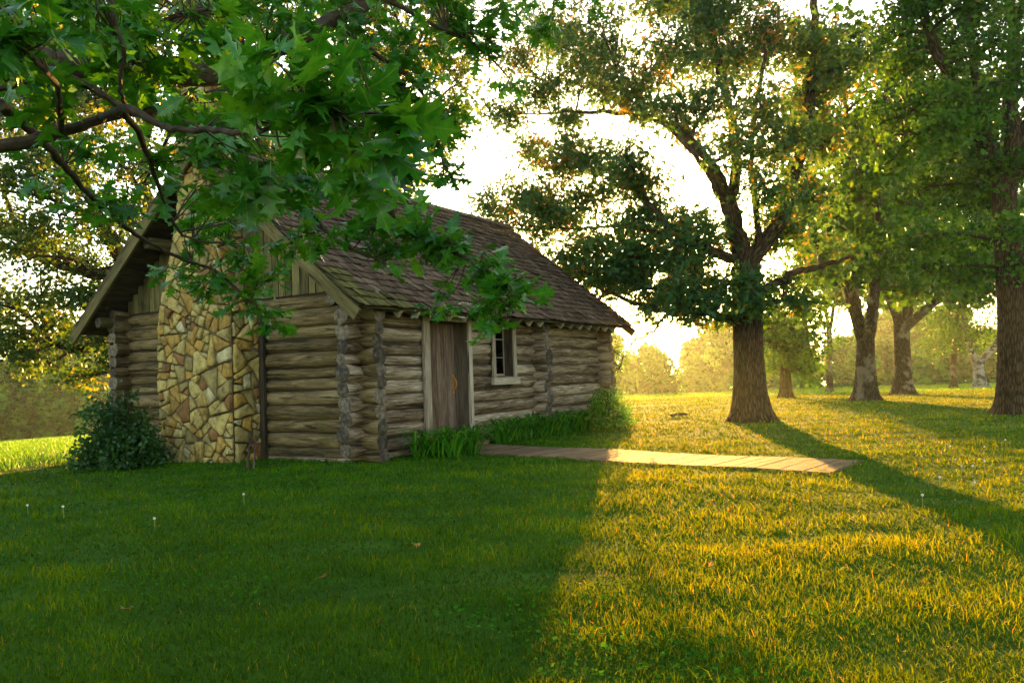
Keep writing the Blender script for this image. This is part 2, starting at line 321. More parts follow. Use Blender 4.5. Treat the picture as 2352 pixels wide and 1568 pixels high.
# path quad on the ground
pa = G(1078, 1019); pb = G(1960, 1061); pc = G(1900, 1081); pdn = G(1062, 1042)
def blades(X, Z, hgt, wid, lean, rn):
    n = len(X); x, y = world(X, Z); z = terr(x, y)
    th = rng.uniform(0, 2*np.pi, n); la = rng.uniform(0, 2*np.pi, n)
    h = hgt; wv = np.stack([np.cos(th), np.sin(th), np.zeros(n)], -1)*wid[:, None]*0.5
    lv = np.stack([np.cos(la), np.sin(la), np.zeros(n)], -1)*(h*lean)[:, None]
    b = np.stack([x, y, z-0.01], -1); up = np.array([0, 0, 1.0])
    m = b+up*(h*0.55)[:, None]+lv*0.35; tp = b+up*(h*(1-0.3*lean))[:, None]+lv
    V = np.stack([b-wv, b+wv, m+wv*0.8, m-wv*0.8, tp], 1).reshape(-1, 3)
    i = np.arange(n)*5
    return V, np.stack([i, i+1, i+2, i+3], -1), np.stack([i+3, i+2, i+4], -1), np.repeat(rn, 5)
def vnoise(x, y, s, seed=0):
    r = np.random.default_rng(seed); v = 0
    for k in range(6):
        a = r.uniform(0, 2*np.pi); f = s*r.uniform(0.5, 1.8); v = v+np.sin((x*np.cos(a)+y*np.sin(a))*f+r.uniform(0, 6))
    return v/6
def grass():
    n = 330000; lo, hi = 2.0, 52.0
    d = lo*np.exp(rng.uniform(0, 1, n)*math.log(hi/lo)); az = np.radians(rng.uniform(-46, 46, n))
    X = d*np.sin(az); Z = d*np.cos(az); x, y = world(X, Z)
    k = ~inside_cabin(x, y, 0.1) & (d < field_start(np.degrees(az)))
    # keep off the boardwalk
    ax = (pb-pa)[:2]; L = np.linalg.norm(ax); ax = ax/L; nx = np.array([-ax[1], ax[0]])
    u = (x-pa[0])*ax[0]+(y-pa[1])*ax[1]; v = (x-pa[0])*nx[0]+(y-pa[1])*nx[1]; vm = (pdn-pa)[:2]@nx
    lo_, hi_ = min(0, vm), max(0, vm)
    k &= ~((u > -0.6) & (u < L-0.1) & (v > lo_+0.02) & (v < hi_-0.02)) | ((rng.random(n) < .05) & (np.abs((u+.0)/.148-np.round((u+.0)/.148)) < .12) & (u > L*.35))
    X, Z, d, x, y = X[k], Z[k], d[k], x[k], y[k]; n = len(X)
    nz = vnoise(x, y, 1.1, 1); nz2 = vnoise(x, y, 4.0, 2); nz3 = vnoise(x, y, 9.0, 3)
    h = (0.050+0.010*nz+0.018*nz2+0.022*nz3)*rng.uniform(0.5, 1.45, n); h = np.clip(h, 0.015, 0.17)
    tall = rng.random(n) < 0.012; h = np.where(tall, h*1.9, h)
    wd = np.maximum(0.0045, 0.00125*d)*rng.uniform(0.7, 1.4, n)
    rn = np.clip(0.45+0.3*nz+0.35*nz2+0.3*nz3+rng.normal(0, 0.18, n), 0, 0.93); rn = np.where(rng.random(n) < 0.02, 1.0, rn)
    V, q, t, r = blades(X, Z, h, wd, rng.uniform(0.1, 0.95, n), rn)
    g = Geo(); g.V = [V]; g.uv = [np.zeros((len(V), 2))]; g.rnd = [r]; g.q = [q]; g.t = [t]; g.mq = [np.zeros(len(q))]; g.mt = [np.zeros(len(t))]
    # broad little leaves of clover and plantain in the turf
    m = 24000; d = 3.0*np.exp(rng.uniform(0, 1, m)*math.log(16/3.0)); az = np.radians(rng.uniform(-44, 44, m)); X = d*np.sin(az); Z = d*np.cos(az); x, y = world(X, Z)
    k = (vnoise(x, y, 1.6, 5)+0.5*vnoise(x, y, 5, 6) > 0.22) & ~inside_cabin(x, y, .3)
    u = (x-pa[0])*ax[0]+(y-pa[1])*ax[1]; v = (x-pa[0])*nx[0]+(y-pa[1])*nx[1]
    k &= ~((u > -0.6) & (u < L) & (v > lo_) & (v < hi_))
    x, y, d = x[k], y[k], d[k]; m = len(x); z = terr(x, y)+rng.uniform(0.025, 0.06, m)
    sz = rng.uniform(0.007, 0.016, m)*np.maximum(1, d/7); th = rng.uniform(0, 2*np.pi, m)
    a1 = np.stack([np.cos(th), np.sin(th), rng.uniform(-.5, .5, m)], -1)*sz[:, None]; a2 = np.stack([-np.sin(th), np.cos(th), rng.uniform(-.5, .5, m)], -1)*sz[:, None]*0.7
    c = np.stack([x, y, z], -1); VV = np.stack([c-a1, c-0.2*a1+a2, c+a1, c-0.2*a1-a2], 1).reshape(-1, 3)
    wg = Geo(); i = np.arange(m)*4; wg.add(VV, np.stack([i, i+1, i+2, i+3], -1), None, np.repeat(rng.uniform(0, 1, m), 4))
    o = wg.build('clover', M_WEED); tag(o, 'low broad leaved clover and plantain patches in the lawn', 'clover', kind='stuff')
    o = g.build('grass', M_GRASS); tag(o, 'short mown lawn grass around the cabin', 'grass', kind='stuff')
    n = 170000; lo, hi = 13, 130
    d = lo*np.exp(rng.uniform(0, 1, n)*math.log(hi/lo)); az = np.radians(rng.uniform(-45, 45, n)); X = d*np.sin(az); Z = d*np.cos(az); x, y = world(X, Z)
    k = (d > field_start(np.degrees(az))) & ~inside_cabin(x, y, .5); X, Z, d, x, y = X[k], Z[k], d[k], x[k], y[k]; n = len(X)
    row = 0.75+0.25*np.sin(x*5+y*2)
    V, q, t, r = blades(X, Z, rng.uniform(0.10, 0.22, n)*row, np.maximum(0.012, 0.0009*d)*rng.uniform(.7, 1.3, n), rng.uniform(0.1, 0.9, n), rng.random(n))
    g = Geo(); g.V = [V]; g.uv = [np.zeros((len(V), 2))]; g.rnd = [r]; g.q = [q]; g.t = [t]; g.mq = [np.zeros(len(q))]; g.mt = [np.zeros(len(t))]
    o = g.build('crop_field', M_CROP); tag(o, 'bright green young crop covering the field beyond the lawn', 'crop', kind='stuff')
grass()

# ------------------------------------------------------------------ log building
def log(g, p0, p1, r, notch=(), caps=(True, True), rnd=None, rough=1.0, mat=0, matc=1, seg=18):
    p0 = np.array(p0, float); p1 = np.array(p1, float); L = np.linalg.norm(p1-p0); ax = (p1-p0)/L
    up = np.array([0, 0, 1.0]); sd = np.cross(ax, up); n = max(3, int(L/0.09)); t = np.linspace(0, L, n+1)
    rnd = random.random() if rnd is None else rnd; f1, f2, f3 = [random.uniform(0, 6) for _ in range(3)]
    rr = r*(1+rough*(0.045*np.sin(t*1.7+f1)+0.035*np.sin(t*4.1+f2)+0.02*np.sin(t*9+f3)))
    for _ in range(int(L/1.3)):   # knots
        c = random.uniform(0, L); rr = rr*(1+0.07*np.exp(-((t-c)/0.07)**2))
    for c in notch: rr = rr*(1-0.26*np.exp(-((t-c)/0.09)**2))
    if notch:
        for e_, c_ in ((0.0, caps[0]), (L, caps[1])):
            if c_: rr = rr*(1+.19*np.exp(-((t-e_)/.12)**2))
    if caps[0]: rr[0] *= 0.95
    if caps[1]: rr[-1] *= 0.95
    wob = 0.012*rough*np.sin(t*1.1+f2); wz = 0.010*rough*np.sin(t*1.5+f3)
    a = np.linspace(0, 2*np.pi, seg+1)
    fac = 1+0.05*rough*np.sin(3*a+f1)[None, :]*np.sin(t*0.9+f2)[:, None]+0.03*np.sin(2*a+f3)[None, :]
    fac[:, -1] = fac[:, 0]
    C = p0+t[:, None]*ax+wob[:, None]*sd+wz[:, None]*up
    V = C[:, None, :]+(rr[:, None]*fac)[..., None]*(np.cos(a)[None, :, None]*sd+np.sin(a)[None, :, None]*up)
    U = np.stack(np.broadcast_arrays(t[:, None]+f1*7, (a*r)[None, :]+f2), -1); m = seg+1
    i, j = np.meshgrid(np.arange(n), np.arange(seg), indexing='ij')
    q = np.stack([i*m+j, (i+1)*m+j, (i+1)*m+j+1, i*m+j+1], -1).reshape(-1, 4)
    g.add(V, q, U, rnd, mat)
    for e, do in ((0, caps[0]), (n, caps[1])):
        if not do: continue
        ring = V[e, :seg]; c = C[e]; sg = -1 if e == 0 else 1
        VV = [c+ax*sg*0.004]; UV = [(0, 0)]; ox = random.uniform(-.2, .2)*r
        for f in (0.5, 0.97, 1.0):
            VV += list(c+(ring-c)*f+ax*sg*(0.004 if f < 1 else 0)); UV += [(np.cos(x)*r*f+ox, np.sin(x)*r*f) for x in a[:-1]]
        ff = []
        for k in range(seg):
            k2 = (k+1) % seg; ff.append([0, 1+k, 1+k2])
            for b in (0, seg): ff.append([1+b+k, 1+b+seg+k, 1+b+seg+k2, 1+b+k2])
        g.add(VV, ff, UV, random.random(), matc)
LOC_LOGS = [M_LOG, M_END]; LOC_LOGS_G = [M_LOGG, M_END]
# openings in the front wall, from the photograph
FY = -0.10
def on_xp(px, py, x): return on_x(px, py, x)[1]
dxl = on_y(983, 860, FY)[0]; dxr = on_y(1074, 860, FY)[0]; wxl = on_y(1134, 820, FY)[0]; wxr = on_y(1176, 820, FY)[0]
wzb = on_y(1150, 866, FY)[2]; wzt = on_y(1150, 735, FY)[2]; dzt = 2.12
print('door', dxl, dxr, 'window', wxl, wxr, wzb, wzt)
cabin = thing('log_cabin', 'weathered log cabin with stone chimney and shingle roof', 'cabin')
def rows(H, n, seed):
    r = random.Random(seed); h = [r.uniform(0.8, 1.2) for _ in range(n)]; s = sum(h); z = 0; out = []
    for k in h: out.append((z+k*H/s/2, k*H/s/2)); z += k*H/s
    return out
DY = max(.06, on_xp(1048, 860, dxr)-.0); WY = max(.085, on_xp(1163, 820, wxr)); print('reveal', DY, WY)
RG = rows(2.50, 12, 3); RF = [(z+0.09, r) for z, r in rows(2.50, 12, 5)]
def seglist(z, r):
    out = [(-LE-random.uniform(0, .06), dxl-0.03, (True, True), (LE,))]
    if wzb-0.06 < z+r*0.4 and z < wzt+.05: out += [(dxr+0.03, wxl-0.04, (True, True), ()), (wxr+0.04, L1+0.08, (True, False), ())]
    else: out += [(dxr+0.03, L1+0.08, (True, False), ())]
    return out
def shell(name, lo, hi, parent):   # chinking between the logs / dark inner skin
    g = Geo(); g.box(lo, hi); return g.build(name, M_DARKW, parent)
g = Geo()
for z, r in RF:
    if z > 2.35: continue
    for a, b, c, nt_ in seglist(z, r): log(g, (a, 0, z), (b, 0, z), r*0.985, nt_, c)
fw = g.build('front_log_wall', LOC_LOGS, cabin, True)
g = Geo()
for z, r in RF:
    z2 = z*0.985+random.uniform(-.01, .01)
    if z > 2.35: continue
    log(g, (L1, 0.02, z2), (L2+LE, 0.02, z2), r*.99, (L2-L1,), (False, True))
g.build('side_room_log_wall', LOC_LOGS, cabin, True)
chl = on_x(607, 1000, 0)[1]; chr_ = on_x(540, 1000, 0)[1]
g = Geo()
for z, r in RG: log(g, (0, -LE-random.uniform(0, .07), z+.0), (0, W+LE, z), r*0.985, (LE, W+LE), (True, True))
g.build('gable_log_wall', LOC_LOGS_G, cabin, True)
for nm, X in (('cross_wall_log_ends', L1), ('far_log_wall', L2)):
    g = Geo()
    for z, r in RG:
        if z > 2.42: continue
        log(g, (X, -LE-random.uniform(-.02, .07), z), (X, (0.5 if X == L1 else W+LE), z), r*1.05, (LE,), (True, X == L2))
    g.build(nm, LOC_LOGS, cabin, True)
g = Geo()
for z, r in RF: log(g, (-LE, W, z), (L2+LE, W, z), r*1.04, (LE,), (True, True), seg=12)
g.build('back_log_wall', LOC_LOGS_G, cabin, True)
g = Geo()   # inner dark skin closes the gaps, with real openings
t = 0.05
g.box((0.0-t/2, 0.05, 0), (t/2, W-0.05, 2.5)); g.box((L2-t/2, 0.05, 0), (L2+t/2, W-0.05, 2.5)); g.box((0.05, W-t/2, 0), (L2-0.05, W+t/2, 2.6))
for a, b in ((t, dxl-0.03), (dxr+0.03, wxl-0.03), (wxr+0.03, L2-t)): g.box((a, -t/2, 0), (b, t/2, 2.62))
g.box((wxl-0.025, -t/2, 0), (wxr+0.025, t/2, wzb-0.04)); g.box((wxl-0.025, -t/2, wzt), (wxr+0.025, t/2, 2.62)); g.box((dxl-0.025, -t/2, dzt+.05), (dxr+0.025, t/2, 2.62))
g.box((0.05, 0.05, 0.06), (L2-.05, W-.05, 0.12))
g.build('chinking', M_DARKW, cabin)
g = Geo(); g.box((-0.10, 0.15, -0.12), (0.14, W-.15, 0.05)); g.box((0.15, -0.09, -0.12), (L2-.1, 0.13, 0.085)); g.build('sill_beam', M_LOG, cabin)

# door
dr = Geo(); n = 4; wds = np.linspace(dxl+0.01, dxr-0.01, n+1)
for i in range(n): dr.box((wds[i]+0.004, DY+0.004*random.random(), 0.16), (wds[i+1]-0.004, DY+.035, dzt))
door = dr.build('door', M_DOOR, cabin); door['label'] = 'plank door of brown weathered boards'
g = Geo()
hx = on_y(1040, 880, DY)[0]; hz = on_y(1040, 881, DY)[2]
pts = [(hx, 0.0, -0.12), (hx+0.0, -0.035, -0.09), (hx+0.008, -0.06, -0.02), (hx, -0.06, 0.04), (hx, -0.035, 0.085), (hx, 0.0, 0.12)]
def tube(g, P_, R_, seg=8, mat=0, rnd=None, cap=True, flare=None, uvs=1.0):
    P_ = np.asarray(P_, float); n = len(P_); R_ = np.broadcast_to(np.asarray(R_, float), (n,))
    T = np.gradient(P_, axis=0); T /= np.linalg.norm(T, axis=1)[:, None]+1e-9
    ref = np.array([0, 0, 1.0]) if abs(T[0][2]) < 0.9 else np.array([1.0, 0, 0])
    N = np.cross(T[0], ref); N /= np.linalg.norm(N); fr = []
    for k in range(n):
        N = N-T[k]*(N@T[k]); N /= np.linalg.norm(N)+1e-9; fr.append((N, np.cross(T[k], N)))
    a = np.linspace(0, 2*np.pi, seg+1); A = np.array([f[0] for f in fr]); B = np.array([f[1] for f in fr])
    rad = R_[:, None]*np.ones(seg+1)[None]
    if flare is not None: rad = rad*flare(np.arange(n)/(n-1), a)
    V = P_[:, None]+rad[..., None]*(np.cos(a)[None, :, None]*A[:, None]+np.sin(a)[None, :, None]*B[:, None])
    L = np.concatenate([[0], np.cumsum(np.linalg.norm(np.diff(P_, axis=0), axis=1))])
    of = random.random()*9; U = np.stack(np.broadcast_arrays(L[:, None]+of, (a*R_.mean())[None]+of), -1)
    m = seg+1; i, j = np.meshgrid(np.arange(n-1), np.arange(seg), indexing='ij')
    q = np.stack([i*m+j, i*m+j+1, (i+1)*m+j+1, (i+1)*m+j], -1).reshape(-1, 4)
    g.add(V, q, U, random.random() if rnd is None else rnd, mat)
    if cap:
        for e in (0, n-1):
            VV = np.concatenate([[P_[e]], V[e, :seg]]); g.add(VV, np.array([[0, 1+k, 1+(k+1) % seg] for k in range(seg)]), None, 0.5, mat)
tube(g, [(a, b+DY-.012, c+hz) for a, b, c in pts], [0.014, 0.013, 0.017, 0.017, 0.013, 0.014], 8)
g.box((hx-0.022, DY-.012, hz-0.16), (hx+0.022, DY-.002, hz+0.15)); hd = g.build('door_handle', M_HANDLE, door); hd['label'] = 'orange varnished carved wooden handle'
g = Geo(); fl = on_y(972, 860, FY-.03)[0]; frr = on_y(1084, 860, FY-.03)[0]
g.box((fl, -0.155, 0.10), (dxl+0.015, -0.12, 2.2)); g.box((dxr-0.015, -0.155, 0.10), (frr, -0.12, 2.2)); g.box((dxl+.018, -0.152, dzt), (dxr-.018, -0.12, 2.2))
g.build('door_frame', M_TRIM, cabin)
g = Geo(); g.box((dxl-0.025, -0.117, 0.1), (dxl, DY+.05, dzt+.02)); g.box((dxr, -0.117, 0.1), (dxr+0.025, DY+.05, dzt+.02)); g.box((dxl+.003, -0.117, dzt+.003), (dxr-.003, DY+.05, dzt+.03)); g.box((dxr-.05, DY-.02, .16), (dxr-.003, DY-.004, dzt))
g.build('door_jamb', M_JAMB, cabin)
g = Geo(); g.box((dxl-0.05, -0.42, -0.06), (dxr+0.12, -0.16, 0.09)); g.box((dxl+.005, -0.155, 0.09), (dxr-.005, DY+.06, 0.155)); g.build('door_step', M_WALK, cabin)
# window
wf = Geo(); e = 0.095
wf.box((wxl-e, -0.15, wzb-0.0), (wxl, -0.118, wzt+0.1)); wf.box((wxr, -0.15, wzb), (wxr+e, -0.118, wzt+0.1)); wf.box((wxl+.002, -0.148, wzt), (wxr-.002, -0.118, wzt+0.098))
win = wf.build('window', M_TRIM, cabin)
wf = Geo(); wf.box((wxl-0.022, -0.115, wzb+.002), (wxl, WY+.05, wzt)); wf.box((wxr, -0.115, wzb+.002), (wxr+0.022, WY+.05, wzt)); wf.box((wxl+.002, -0.112, wzb-.02), (wxr-.002, WY+.05, wzb+.022)); wf.build('window_jamb', M_JAMB, win)
g = Geo(); g.box((wxl-0.135, -0.185, wzb-0.135), (wxr+0.14, -0.12, wzb-0.004)); g.build('window_sill', M_TRIM, win)
g = Geo(); t = .014; y0, y1 = WY-.014, WY+.014; gx0, gx1 = wxl+.003, wxr-.003; gz0, gz1 = wzb+.025, wzt-.003
for a, b in ((gx0, gx0+.018), (gx1-.018, gx1)): g.box((a, y0, gz0), (b, y1, gz1))
g.box((gx0+.031, y0+.001, gz0), (gx1-.031, y1, gz0+.04)); g.box((gx0+.031, y0+.001, gz1-.04), (gx1-.031, y1, gz1))
g.box(((gx0+gx1)/2-.009, y0+.002, gz0+.04), ((gx0+gx1)/2+.009, y1-.002, gz1-.04))
for k in (1, 2): zz = gz0+(gz1-gz0)*k/3; g.box((gx0+.03, y0+.004, zz-.009), (gx1-.03, y1-.004, zz+.009))
g.build('sash', M_TRIM, win)
g = Geo(); g.add([(gx0, WY, gz0), (gx1, WY, gz0), (gx1, WY, gz1), (gx0, WY, gz1)], np.array([[0, 1, 2, 3]])); g.build('pane', M_GLASS, win)

# gable boards
HG = 2.53; SL = (ZR-ZE)/(W/2+OY); ang = math.atan(SL)
def roofz(y): return ZE+SL*(min(y, W-y)+OY)
g = Geo(); y = 0.05
while y < W-0.1:
    wb = random.uniform(0.12, 0.17); z1 = min(roofz(y), roofz(y+wb))-0.16; xf = -0.04-random.random()*0.006
    if z1 > HG+.03: g.box((xf-.03, y+.004, HG), (xf, y+wb-.004, z1+.10))
    y += wb+0.012
y = 0.05
g.build('gable_boards', M_BOARD, cabin)
for x in (-0.03, L2):     # triangular backing walls for both gables
    g = Geo()
    V = [(x, .05, 2.45), (x, W-.05, 2.45), (x, W/2, ZR-.22), (x+.03, .05, 2.45), (x+.03, W-.05, 2.45), (x+.03, W/2, ZR-.22)]
    V = np.array(V); V[[2, 5], 2] = ZR-.16; V[[0, 3], 2] = 2.45; extra = np.array([(x, .05, roofz(.05)-.12), (x, W-.05, roofz(.05)-.12), (x+.03, .05, roofz(.05)-.12), (x+.03, W-.05, roofz(.05)-.12)])
    V = np.concatenate([V, extra]); g.add(V, [[0, 6, 2], [0, 2, 1], [1, 2, 7], [3, 5, 8], [3, 4, 5], [4, 9, 5]]); g.build('gable_backing', M_DARKW, cabin)

# roof
x0, x1 = -OX, L2+OX
def slope(side):
    """frame on a roof slope: origin at the eave, (x, s up the slope, n outwards)"""
    c, s_ = math.cos(ang), math.sin(ang)
    if side == 0: return lambda v: np.stack([v[:, 0], -OY+v[:, 1]*c-v[:, 2]*s_, ZE+v[:, 1]*s_+v[:, 2]*c], -1)
    return lambda v: np.stack([v[:, 0], W+OY-v[:, 1]*c+v[:, 2]*s_, ZE+v[:, 1]*s_+v[:, 2]*c], -1)
SLN = (W/2+OY)/math.cos(ang)
deck = Geo()
for sd in (0, 1): deck.box((x0+.02, 0.03, -0.065), (x1-.02, SLN+.0, -0.042), M=slope(sd))
roof = deck.build('roof', M_DARKW, cabin)
for sd in (0, 1):
    g = Geo(); M = slope(sd); ex = 0.185; nr = int(SLN/ex)
    for r in range(nr+1):
        s0 = r*ex; x = x0-random.random()*.1
        if s0 > SLN-.05: break
        while x < x1:
            wd = random.uniform(0.09, 0.24); a = max(x, x0-.02); b = min(x+wd, x1+.02)
            if b-a > 0.03:
                j = random.uniform(-0.022, 0.012)+0.012*math.sin(a*1.7+r); s1 = min(s0+0.42, SLN+.01); lf = random.uniform(0, .016)+(0.02 if random.random() < .05 else 0)
                tk = random.uniform(.012, .022)
                V = np.array([(a+.003, s0+j, .006+lf), (b-.003, s0+j+random.uniform(-.006, .006), .006+lf*random.random()), (b-.003, s1, -.034), (a+.003, s1, -.034)])
                T = V+np.array([0, 0, tk]); T[2:, 2] -= tk*.6
                VV = np.concatenate([V, T]); VV = M(VV); rn = random.random(); u0 = random.random()*30
                uvl = np.array([(0, a), (0, b), (s1-s0, b), (s1-s0, a)]*2)+u0
                idx = [[4, 5, 6, 7], [3, 2, 1, 0], [0, 1, 5, 4], [1, 2, 6, 5], [2, 3, 7, 6], [3, 0, 4, 7]]
                if sd: idx = [f[::-1] for f in idx]
                mi = 1 if (sd == 0 and ((r < 2 and a < -.1+.8*random.random()) or (r < 5 and a < -.35) or random.random() < .01)) else 0
                g.add(VV, np.array(idx), uvl, rn, mi)
            x += wd+random.uniform(0.002, 0.008)
    M_MOSS = wood('mossy_shingle', [(0.035, 0.03, 0.01), (0.085, 0.072, 0.018), (0.14, 0.115, 0.03), (0.22, 0.18, 0.065)], grain=60) if sd == 0 else M_MOSS
    g.build('shingles', [M_SHINGLE, M_MOSS], roof)
g = Geo(); x = x0
while x < x1:   # ridge boards
    e = min(x+random.uniform(.3, .5), x1)
    for sd in (0, 1): g.box((x+.003, SLN-.17, .02), (e-.003, SLN+.02-(.03 if sd else 0), .042+random.random()*.008), M=slope(sd))
    x = e
g.build('ridge_cap', M_SHINGLE, roof)
for xe, s in ((x0, -1), (x1, 1)):
    g = Geo()
    for sd in (0, 1):
        a, b = (xe-.035, xe+.01) if s < 0 else (xe-.01, xe+.035)
        g.box((a, -.08+.02, -0.22), (b, SLN-.01-sd*.02, -0.045), M=slope(sd))
    g.build('rake_board', M_RAKE, roof)
for sd in (0, 1):     # rafters with exposed tails
    for k in range(19):
        xx = 0.28+k*(L2-0.5)/18
        if -0.2 < xx-5.03 < 0.1: continue
        g = Geo(); g.box((xx-.024, 0.035, -0.19), (xx+.024, SLN-.1, -0.066), M=slope(sd)); g.build('rafter', M_TRIM, roof)
for yy, zz in ((-0.02, 2.36), (W+.02, 2.36), (W/2, ZR-.36), (W*.25, roofz(W*.25)-.28), (W*.75, roofz(W*.75)-.28)):
    g = Geo(); log(g, (-0.58, yy, zz), (L2+.45, yy, zz), .10, (), (True, True)); g.build('purlin', [M_RAKE, M_END], roof, True)  # purlins take the dark rake wood; shade under the roof is in their colour

# ------------------------------------------------------------------ chimney
DC = 0.62
cyl = on_x(607, 1000, 0)[1]                                   # right side (towards -y) where it meets the wall
cfl = on_x(368, 900, -DC)[1]; cfr = on_x(535, 900, -DC)[1]
print('chimney', cyl, cfl, cfr)
YR, YL = cfr, cfl
sl_ = on_x(368, 735, -DC)[2]; st_z = on_x(414, 497, -DC)[2]; st_y = on_x(417, 480, -DC)[1]
print('shoulder', sl_, st_z, st_y, YR, YL)
YC = (YR+YL)/2; hw = st_y-YC; hw = max(hw, .36); ZT = 6.0
outl = [(YR, -.1), (YL, -.1), (YL, sl_), (YC+hw, st_z), (YC+hw, ZT), (YC-hw, ZT), (YC-hw, st_z), (YR, sl_)]
def clip(poly, n, c):
    out = []
    for i in range(len(poly)):
        a, b = poly[i], poly[(i+1) % len(poly)]; da, db = a@n-c, b@n-c
        if da <= 0: out.append(a)
        if (da < 0) != (db < 0) and abs(da-db) > 1e-12: out.append(a+(b-a)*da/(da-db))
    return out
def stones(g, poly, to3, seed, base=0.235, rot=False):
    """rubble facing: power-diagram cells of many sizes; poly = convex outline (list of 2-D points)"""
    r = np.random.default_rng(seed); poly = [np.array(p, float) for p in poly]
    def area(c): C = np.array(c); return .5*abs(np.dot(C[:, 0], np.roll(C[:, 1], -1))-np.dot(C[:, 1], np.roll(C[:, 0], -1)))
    work, cells = [poly], []
    while work:
        c = work.pop(); A = area(c); lim = r.choice([.007, .02, .036, .055, .08], p=[.12, .2, .3, .22, .16])*(base/.235)**2
        if A < lim*1.5: cells.append(c); continue
        C = np.array(c); m = C.mean(0); X = C-m; w_, v_ = np.linalg.eigh(X.T@X); ax = v_[:, 1]; th = math.atan2(ax[1], ax[0])+r.normal(0, .30)
        n = np.array([math.cos(th), math.sin(th)]); ext = C@n; k = m@n+r.uniform(-.18, .18)*(ext.max()-ext.min())
        a, b = clip(c, n, k), clip(c, -n, -k)
        if len(a) < 3 or len(b) < 3: cells.append(c); continue
        work += [a, b]
    for cell0 in cells:
        cell = list(cell0); C0 = np.array(cell0)
        if np.dot(C0[:, 0], np.roll(C0[:, 1], -1))-np.dot(C0[:, 1], np.roll(C0[:, 0], -1)) < 0: C0 = C0[::-1]
        for k in range(len(C0)):          # inset every edge for the mortar joint
            a, b = C0[k], C0[(k+1) % len(C0)]; L = np.linalg.norm(b-a)
            if L < 1e-4: continue
            n = np.array([(b-a)[1], -(b-a)[0]])/L; cell = clip(cell, n, n@a-r.uniform(.007, .018))
            if len(cell) < 3: break
        if len(cell) >= 4 or (len(cell) == 3 and area(cell) > .004):   # knock the corners off
            C1 = np.array(cell); m = C1.mean(0)
            for p in C1:
                d_ = p-m; L = np.linalg.norm(d_); n = d_/max(L, 1e-6); th = r.normal(0, .35); n = np.array([n[0]*math.cos(th)-n[1]*math.sin(th), n[0]*math.sin(th)+n[1]*math.cos(th)])
                cell = clip(cell, n, n@m+L*r.uniform(.80, .97))
                if len(cell) < 3: break
        if len(cell) < 3: continue
        C = np.array(cell); ar = 0.5*abs(np.dot(C[:, 0], np.roll(C[:, 1], -1))-np.dot(C[:, 1], np.roll(C[:, 0], -1)))
        if ar < .0012: continue
        m = C.mean(0); rd = []
        for k in range(len(C)):   # subdivide and soften edges
            a, b = C[k], C[(k+1) % len(C)]; L = np.linalg.norm(b-a)
            if L < .012: rd.append((a+b)/2); continue
            cr = min(.3, .007/L)
            rd.append(a+(b-a)*cr)
            for f in np.linspace(cr, 1-cr, max(2, int(L/.05)))[1:-1]: rd.append(a+(b-a)*f+r.normal(0, .0055, 2))
            rd.append(a+(b-a)*(1-cr))
        C = np.array(rd); n = len(C); dep = r.uniform(.018, .068)
        tilt = r.normal(0, .05, 2)
        V = []
        for f, dd in ((1.0, -.01), (0.992, dep*.75), (0.965, dep), (0.5, dep*1.03)):
            for c in C:
                q = m+(c-m)*f; V.append(to3(q[0], q[1], dd+(((q-m)@tilt) if dd > 0 else 0)+(r.normal(0, .0025) if f < .98 else 0)))
        V.append(to3(m[0], m[1], dep*1.15)); ff = []
        for b in range(3):
            for k in range(n): k2 = (k+1) % n; ff.append([b*n+k, b*n+k2, (b+1)*n+k2, (b+1)*n+k])
        for k in range(n): ff.append([3*n+k, 3*n+(k+1) % n, 4*n])
        g.add(V, ff, None, r.random())
g = Geo()
lower = [(YR, -.1), (YL, -.1), (YL, sl_), (YC+hw, st_z), (YC-hw, st_z), (YR, sl_)]
upper = [(YC-hw, st_z), (YC+hw, st_z), (YC+hw, ZT), (YC-hw, ZT)]
stones(g, lower, lambda a, b, d: np.array([-DC-d, a, b]), 11)
stones(g, upper, lambda a, b, d: np.array([-DC-d, a, b]), 12)
stones(g, [(-DC, -.1), (0, -.1), (0, sl_), (-DC, sl_)], lambda a, b, d: np.array([a, YR-d, b]), 13, .235)
stones(g, [(-DC, -.1), (0, -.1), (0, sl_), (-DC, sl_)], lambda a, b, d: np.array([a, YL+d, b]), 14, .235)
for s, y in ((-1, YC-hw), (1, YC+hw)): stones(g, [(-DC, st_z), (0, st_z), (0, ZT), (-DC, ZT)], (lambda s, y: lambda a, b, d: np.array([a, y+s*d, b]))(s, y), 15+s, .17)
for s, ya, yb in ((-1, YR, YC-hw), (1, YL, YC+hw)):
    LL = math.hypot(yb-ya, st_z-sl_)
    uy, uz = (yb-ya)/LL, (st_z-sl_)/LL; ny, nz = (uz*s, -uy*s)
    stones(g, [(-DC, 0), (0, 0), (0, LL), (-DC, LL)], (lambda ya, uy, uz, ny, nz: lambda a, b, d: np.array([a, ya+uy*b+ny*d, sl_+uz*b+nz*d]))(ya, uy, uz, ny, nz), 20+s, .17)
ch = Geo(); n = len(outl); V = [(-DC, a, b) for a, b in outl]+[(-0.105 if b < 2.6 else 0.0, a, b) for a, b in outl]
ch.add(V, [[k, (k+1) % n, n+(k+1) % n, n+k] for k in range(n)]+[[0, 1, 2, 7], [7, 2, 3, 6], [6, 3, 4, 5], [n+7, n+2, n+1, n], [n+6, n+3, n+2, n+7], [n+5, n+4, n+3, n+6]])
chim = ch.build('chimney', M_MORTAR, cabin); g.build('stonework', M_STONE, chim)
g = Geo(); px0 = YR-.16; g.box((-.16, px0, -.05), (-.105, YR-.05, 2.45)); g.build('chimney_post', M_DARKW, cabin)

